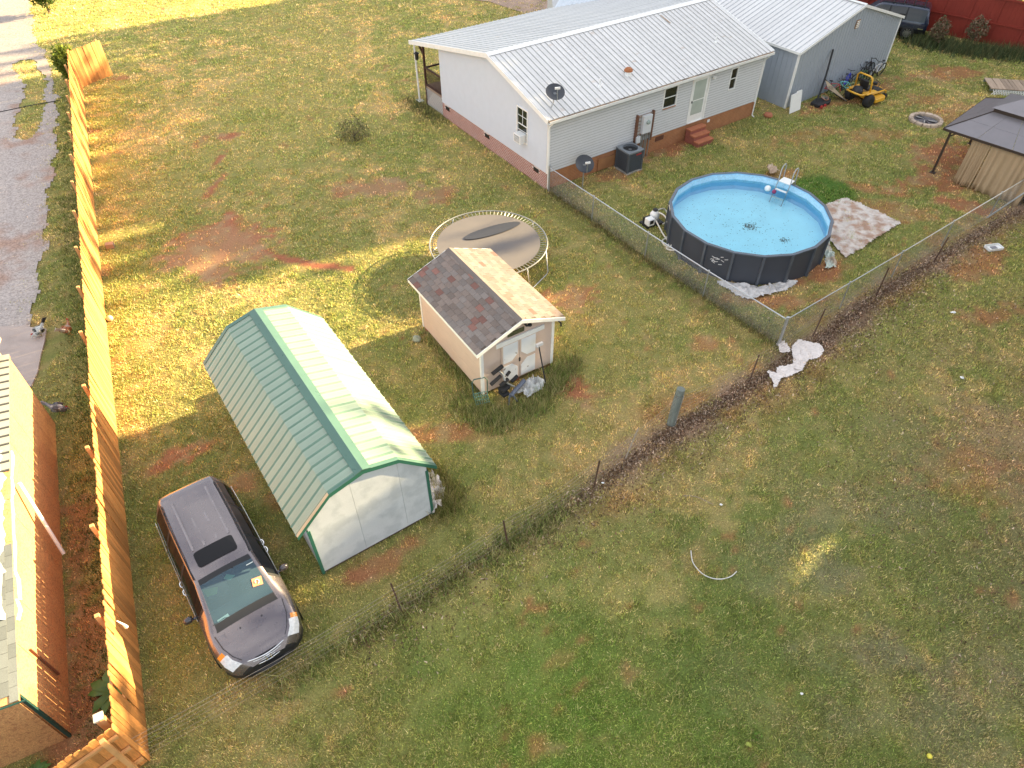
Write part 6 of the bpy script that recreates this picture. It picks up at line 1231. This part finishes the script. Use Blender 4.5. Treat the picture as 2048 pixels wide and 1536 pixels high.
mb.add([(a, b, c) for a, b, c in q] + [(a + .02, b + .03, c + .03) for a, b, c in q], [(3, 2, 1, 0), (4, 5, 6, 7)] + [(i, (i + 1) % 4, (i + 1) % 4 + 4, i + 4) for i in range(4)]); bb_ = mb.build('backboard', mat('backboard_tan', (.40, .31, .2), .6, col2=(.2, .15, .1), c2scale=4), BH)
mb = MB(); mb.bar(q[0], q[1], .06, .06); mb.bar(q[1], q[2], .05, .05); mb.bar(q[2], q[3], .03, .03); mb.build('frame', M_MBLK, bb_)

# ---------------------------------------------------------------- things by the small shed doors
WB = thing('weight_bench', 'tipped weight bench with black foam rollers by the pink shed doors', 'weight bench', (-.25, 15.35, 0), .572)
M_FOAM = mat('foam_black', (.02, .02, .022), .85)
for (c_, d_, r_) in (((-.35, .1, 1.15), (.05, .14, 1.25), .065), ((-.5, -.05, .9), (-.1, .02, 1.0), .06), ((-.2, -.1, .72), (.12, -.06, .82), .06), ((.25, -.05, .62), (.5, 0, .7), .06), ((.1, .0, .92), (.25, .05, .98), .05)):
    mb = MB(); mb.tube([c_, d_], r_, 12); mb.build('foam_roller', M_FOAM, WB)
mb = MB(); mb.tube(curve([(-.15, .12, 1.2), (-.02, .02, 1.0), (0, -.08, .8), (.15, -.12, .6), (.3, -.15, .45)]), .03, 8); mb.build('leg_arm', M_GALV, WB, True)
mb = MB(); mb.tube([(.05, -.3, .32), (.75, -.02, .38)], .07, 10); mb.tube([(-.05, -.35, 0), (.02, -.3, .42)], .03, 7); mb.tube([(.25, -.4, 0), (.1, -.28, .4)], .03, 7); mb.build('frame', mat('bench_blue', (.13, .15, .2), .5), WB)
mb = MB(); mb.box((-.05, -.1, .55), (.35, .25, .12), .3); mb.box((-.1, -.15, .4), (.25, .3, .1), .1); mb.build('seat_pad', M_FOAM, WB, bevel=.03)
CT = thing('garden_cart', 'green wire garden cart frame at the left corner of the pink shed', 'cart', (-1.02, 15.3, 0), .3)
mb = MB(); mb.tube([(-.2, 0, 0), (-.22, .02, .75), (-.15, .05, .85), (.2, .05, .85), (.27, .02, .75), (.25, 0, 0)], .02, 7); mb.build('handle_frame', mat('cart_green', (.08, .14, .12), .6), CT)
mb = MB()
for i in range(7): mb.bar((-.2 + i * .07, -.02, .3), (-.2 + i * .07, -.35, .12), .012, .012)
for i in range(4): mb.bar((-.2, -.02 - i * .1, .3 - i * .06), (.24, -.02 - i * .1, .3 - i * .06), .012, .012)
mb.build('wire_basket', mat('cart_teal', (.12, .28, .25), .6), CT)
RK = thing('garden_tool', 'long handled tool leaning on the right door of the pink shed', 'tool', (1.02, 15.98, 0), .572)
mb = MB(); mb.tube([(0, -.15, 0), (-.06, .25, 1.5)], .022, 7); mb.build('handle', M_DKMETAL, RK)
mb = MB(); mb.box((-.06, .22, 1.55), (.25, .08, .1)); mb.tube([(-.15, .15, 1.5), (-.2, .1, 1.62)], .02, 6); mb.build('head', mat('tool_white', (.6, .6, .62), .5), RK)
# ---------------------------------------------------------------- chickens
def chicken(label, x, y, rz, c1, c2, peck=False):
    t = thing('chicken', label, 'chicken', (x, y, 0), rz, 'chickens by the concrete pad'); m1 = mat('feather_' + label.split()[0], c1, .85, var=.3, scale=14, fine=.2, col2=c2, c2pos=(.5, .56), c2scale=9)
    spine = [(-.24, .40, .012, .05), (-.20, .36, .03, .07), (-.13, .27, .075, .08), (-.05, .22, .105, .10), (.04, .215, .105, .105), (.11, .25, .075, .085), (.15, .31, .045, .055), (.17, .37, .034, .038), (.19, .41, .035, .037), (.215, .415, .022, .024), (.235, .41, .004, .005)]
    if peck: spine = [(a, b - max(0, a - .05) * 1.6, c, d) for a, b, c, d in spine]
    mb = MB(); n = 12; vs = []
    for (a, z, ry, rz_) in spine:
        for k in range(n): q = 2 * math.pi * k / n; vs.append((a, ry * math.cos(q), z + rz_ * math.sin(q)))
    mb.add(vs, [(i * n + k, i * n + (k + 1) % n, (i + 1) * n + (k + 1) % n, (i + 1) * n + k) for i in range(len(spine) - 1) for k in range(n)] + [tuple(range(n)), tuple(reversed(range((len(spine) - 1) * n, len(spine) * n)))]); mb.build('body', m1, t, True)
    hz = spine[8][1]; mb = MB(); mb.prism([(.15, hz + .03), (.17, hz + .065), (.185, hz + .045), (.2, hz + .065), (.22, hz + .02)], -.006, .006, lambda u, v, tt: (u, tt, v)); mb.build('comb', mat('comb_red', (.5, .03, .02), .6), t)
    mb = MB(); mb.tube([(.225, 0, hz), (.26, 0, hz - .012)], [.01, .002], 6); mb.build('beak', mat('beak', (.5, .35, .1), .5), t)
    mb = MB()
    for k in range(7): a = -.5 + k * .17; mb.prism([(-.2, .33), (-.33 - .03 * math.cos(a), .46), (-.26, .50), (-.18, .40)], a * .04, a * .04 + .004, lambda u, v, tt: (u, tt + (u + .2) * a * .3, v))
    mb.build('tail', mat('tail_' + label.split()[0], c2, .8), t)
    for s in (-1, 1):
        mb = MB(); mb.tube([(.0, s * .05, .16), (.01, s * .05, .02)], .009, 5)
        for a in (-.5, 0, .5): mb.tube([(.01, s * .05, .015), (.06 * math.cos(a) + .01, s * .05 + .06 * math.sin(a), .008)], .006, 4)
        mb.tube([(.01, s * .05, .015), (-.03, s * .05, .008)], .006, 4); mb.build('leg', mat('leg_yellow', (.45, .32, .1), .7), t)
        mb = MB(); mb.lathe([(.0, -.012), (.09, -.006), (.1, .006), (0, .014)], 12, (0, 0, 0), axis='y'); mb.v = [(a * 1.25 - .02, b + s * .105, c * .75 + .24) for a, b, c in mb.v]; mb.build('wing', m1, t, True)
    t.scale = (1.25, 1.25, 1.25); return t
chicken('speckled white and grey chicken with black tail at the edge of the concrete pad', -16.35, 18.4, R(235), (.55, .54, .5), (.03, .03, .03), True)
chicken('brown chicken with pale neck in the grass by the cedar fence', -15.4, 18.45, R(80), (.38, .15, .07), (.5, .45, .38))
chicken('dark grey speckled chicken by the far corner of the unfinished building', -14.0, 14.75, R(10), (.12, .12, .13), (.35, .35, .38), True)
# ---------------------------------------------------------------- plants
DAPPLE_CUTS = [(8.0, 9.7, .42), (8.9, 10.6, .26), (7.2, 9.0, .24), (9.6, 9.5, .2), (7.5, 10.4, .2), (14.7, 11.4, .3), (15.4, 13.3, .25)]   # leaf holes cut along the sun rays to place dapples at these spots
def leafcloud(name, label_mat, parent, n, c, rad, size, cols=None, flat=.5, hollow=.5, sd=None, dapple_cuts_at=None):
    V_ = np.random.default_rng(sd or 3); d = V_.normal(size=(n, 3)); d /= np.linalg.norm(d, axis=1)[:, None]; r = V_.random(n) ** (1 / 3) * (1 - hollow) + hollow; r = np.minimum(r, 1) * V_.uniform(.75, 1.08, n)
    lump = 1 + .22 * np.sin(d[:, 0] * 5 + d[:, 2] * 4 + (sd or 0)) * np.cos(d[:, 1] * 6 + (sd or 0) * 2)
    P_ = np.array(c) + d * (r * lump)[:, None] * np.array(rad)
    if dapple_cuts_at is not None:
        sd_ = np.array(SD); ok = np.ones(n, bool)
        for (gx_, gy_, gr2) in DAPPLE_CUTS:
            q_ = P_ + np.array(dapple_cuts_at) - np.array([gx_, gy_, 0]); q_ -= (q_ @ sd_)[:, None] * sd_[None]; ok &= np.linalg.norm(q_, axis=1) > gr2
        P_ = P_[ok]; n = len(P_)
    a = V_.normal(size=(n, 3)); a /= np.linalg.norm(a, axis=1)[:, None]; b = np.cross(a, V_.normal(size=(n, 3))); b /= np.linalg.norm(b, axis=1)[:, None]; s = size * V_.uniform(.6, 1.3, n)[:, None]
    vs = np.stack([P_ - a * s, P_ + b * s * flat, P_ + a * s, P_ - b * s * flat], 1).reshape(-1, 3); me = bpy.data.meshes.new(name); me.vertices.add(len(vs)); me.vertices.foreach_set('co', vs.ravel()); me.loops.add(4 * n); me.loops.foreach_set('vertex_index', np.arange(4 * n)); me.polygons.add(n); me.polygons.foreach_set('loop_start', np.arange(0, 4 * n, 4)); me.polygons.foreach_set('loop_total', np.full(n, 4)); me.update()
    cc = np.array(cols)[V_.integers(0, len(cols), n)] * V_.uniform(.6, 1.4, (n, 1)); at = me.color_attributes.new('col', 'FLOAT_COLOR', 'POINT'); at.data.foreach_set('color', np.c_[np.repeat(cc, 4, 0), np.ones(4 * n)].ravel())
    me.materials.append(GRASSM); o = bpy.data.objects.new(name, me); sc.collection.objects.link(o); o.parent = parent; return o
M_BARK = mat('bark', (.12, .085, .06), .95, var=.3, scale=6, bump=.6)
GRN1 = [(.07, .12, .025), (.10, .15, .03), (.05, .08, .02)]; YEL1 = [(.16, .2, .03), (.12, .16, .03), (.22, .24, .04)]; DRY1 = [(.16, .14, .06), (.10, .12, .04), (.07, .08, .03)]
def plant(name, label, cat, x, y, h, rad, n, size, cols, trunk=.04, group=None, stems=5, zc=None):
    t = thing(name, label, cat, (x, y, 0), random.uniform(0, 6), group); zc = zc or h * .6; mb = MB(); mb.tube([(0, 0, 0), (.02, .01, zc * .5), (0, 0, zc)], [trunk, trunk * .8, trunk * .4], 7)
    for k in range(stems): a = k * 6.28 / stems + .4; mb.tube([(0, 0, zc * .3), (rad * .4 * math.cos(a), rad * .4 * math.sin(a), zc), (rad * .75 * math.cos(a), rad * .75 * math.sin(a), zc + (h - zc) * .5)], [trunk * .5, trunk * .3, trunk * .15], 5)
    mb.build('trunk', M_BARK, t); leafcloud('crown', None, t, n, (0, 0, zc), (rad, rad, h - zc + .02 if h > zc else rad), size, cols, sd=int(abs(x * 7 + y)) + 1); return t
plant('bush', 'small scraggly bush standing alone in the open grass field', 'bush', -7.8, 33.3, 1.0, .8, 900, .055, [(.30, .26, .13), (.2, .2, .09), (.14, .14, .06)], .03, stems=9, zc=.45)
plant('young_tree', 'small round evergreen tree near the driveway at the top left corner', 'tree', -32.0, 52.6, 3.0, 1.05, 4200, .09, GRN1, .09, zc=1.75)
plant('shrub', 'leafy green shrub behind the far end of the cedar fence', 'shrub', -25.2, 41.0, 1.9, .65, 1400, .11, YEL1, .03, zc=.9)
plant('shrub', 'yellow green shrub reaching in at the right edge above the leaf litter', 'shrub', 18.7, 17.3, 2.4, 1.25, 3800, .09, DRY1 + YEL1[:1], .05, zc=1.2)
plant('shrub', 'low sunlit shrub at the right edge below the litter strip', 'shrub', 15.3, 11.6, 1.0, .6, 900, .08, YEL1, .03, zc=.5)
for (x, y, s, lab) in ((26.3, 45.4, .9, 'dry weedy shrub beside the rear of the dark blue SUV'), (28.6, 45.5, 1.0, 'dry brown shrub in front of the middle of the red fence')): plant('shrub', lab, 'shrub', x, y, 1.7, .6 * s, 700, .08, [(.2, .14, .09), (.12, .12, .06), (.25, .18, .12)], .03, stems=10, zc=1.0)
def broadleaf(label, x, y, n, ln, cols):
    t = thing('leafy_plant', label, 'plant', (x, y, 0))
    for k in range(n):
        a = 6.28 * k / n + random.uniform(-.2, .2); l = ln * random.uniform(.8, 1.1); mb = MB(); w_ = l * .22; R_ = lambda f, s, z: (l * f * math.cos(a) - s * w_ * math.sin(a), l * f * math.sin(a) + s * w_ * math.cos(a), z)
        mb.add([R_(0, 0, .05), R_(.3, .7, .3 * ln), R_(.65, .9, .36 * ln), R_(1, 0, .2 * ln), R_(.65, -.9, .36 * ln), R_(.3, -.7, .3 * ln), R_(.35, 0, .26 * ln), R_(.7, 0, .32 * ln)], [(0, 6, 1), (1, 6, 7, 2), (2, 7, 3), (3, 7, 4), (4, 7, 6, 5), (5, 6, 0)]); mb.build('leaf', mat('leaf_green', cols, .5, rand=.3), t, True)
broadleaf('large leaved green plant growing between the building and the cedar fence', -8.95, 6.2, 9, .62, (.07, .15, .03)); broadleaf('spiky green plant at the bottom left corner below the building wall', -9.9, 4.55, 11, .3, (.06, .14, .03))
plant('seedling', 'bright green seedling near the bottom of the lower lawn', 'plant', 5.2, 5.2, .14, .12, 40, .04, [(.13, .22, .04)], .006, stems=3, zc=.07)
# ---------------------------------------------------------------- tree line to the right and beyond that shades the yard
def big_tree(s, t, h, rad, zlow, n, size, sd):
    x, y = s * .8788 - t * .4772, s * .4772 + t * .8788; T_ = thing('shade_tree', 'tall leafy tree in the row beyond the right side of the yard', 'tree', (x, y, 0), 0, 'tall trees shading the yard from the right')
    mb = MB(); mb.tube([(0, 0, 0), (.1, .1, h * .4), (0, 0, h * .85)], [.35, .25, .08], 8)
    for k in range(6): a = k * 1.05; mb.tube([(0, 0, h * .3), (rad * .5 * math.cos(a), rad * .5 * math.sin(a), h * .5), (rad * .8 * math.cos(a), rad * .8 * math.sin(a), h * .65)], [.12, .07, .03], 6)
    mb.build('trunk', M_BARK, T_); zc = (h + zlow) / 2; leafcloud('crown', None, T_, n, (0, 0, zc), (rad, rad, (h - zlow) / 2), size, [(.05, .09, .02), (.08, .12, .03), (.12, .11, .03)], flat=.75, hollow=.35, sd=sd, dapple_cuts_at=(x, y, 0))
def s_end(t):
    if t < 10.5: return -9.8
    if t < 13.3: return -3.
    if t < 15.2: return 6.5
    if t < 23.0: return 9.6
    if t < 25.2: return .5
    return -5.0 + .6 * math.sin(t * .9)
t_ = 8.6; i_ = 0
while t_ < 55.5:
    h_ = (60 - s_end(t_)) * .2981; big_tree(60, t_, h_ + .25, 1.75, 1.0, 2600, .42, 100 + i_); t_ += 2.0; i_ += 1
for i_, (s, t, h) in enumerate([(33, -16, 18), (35, -11, 19), (31, -7, 17), (34, -2.5, 19), (31, 1.6, 17.5), (33, 5.6, 17.5), (22, -9, 14), (24, -3, 13)]): big_tree(s, t, h, 2.9, 1.0, 4200, .42, 300 + i_)
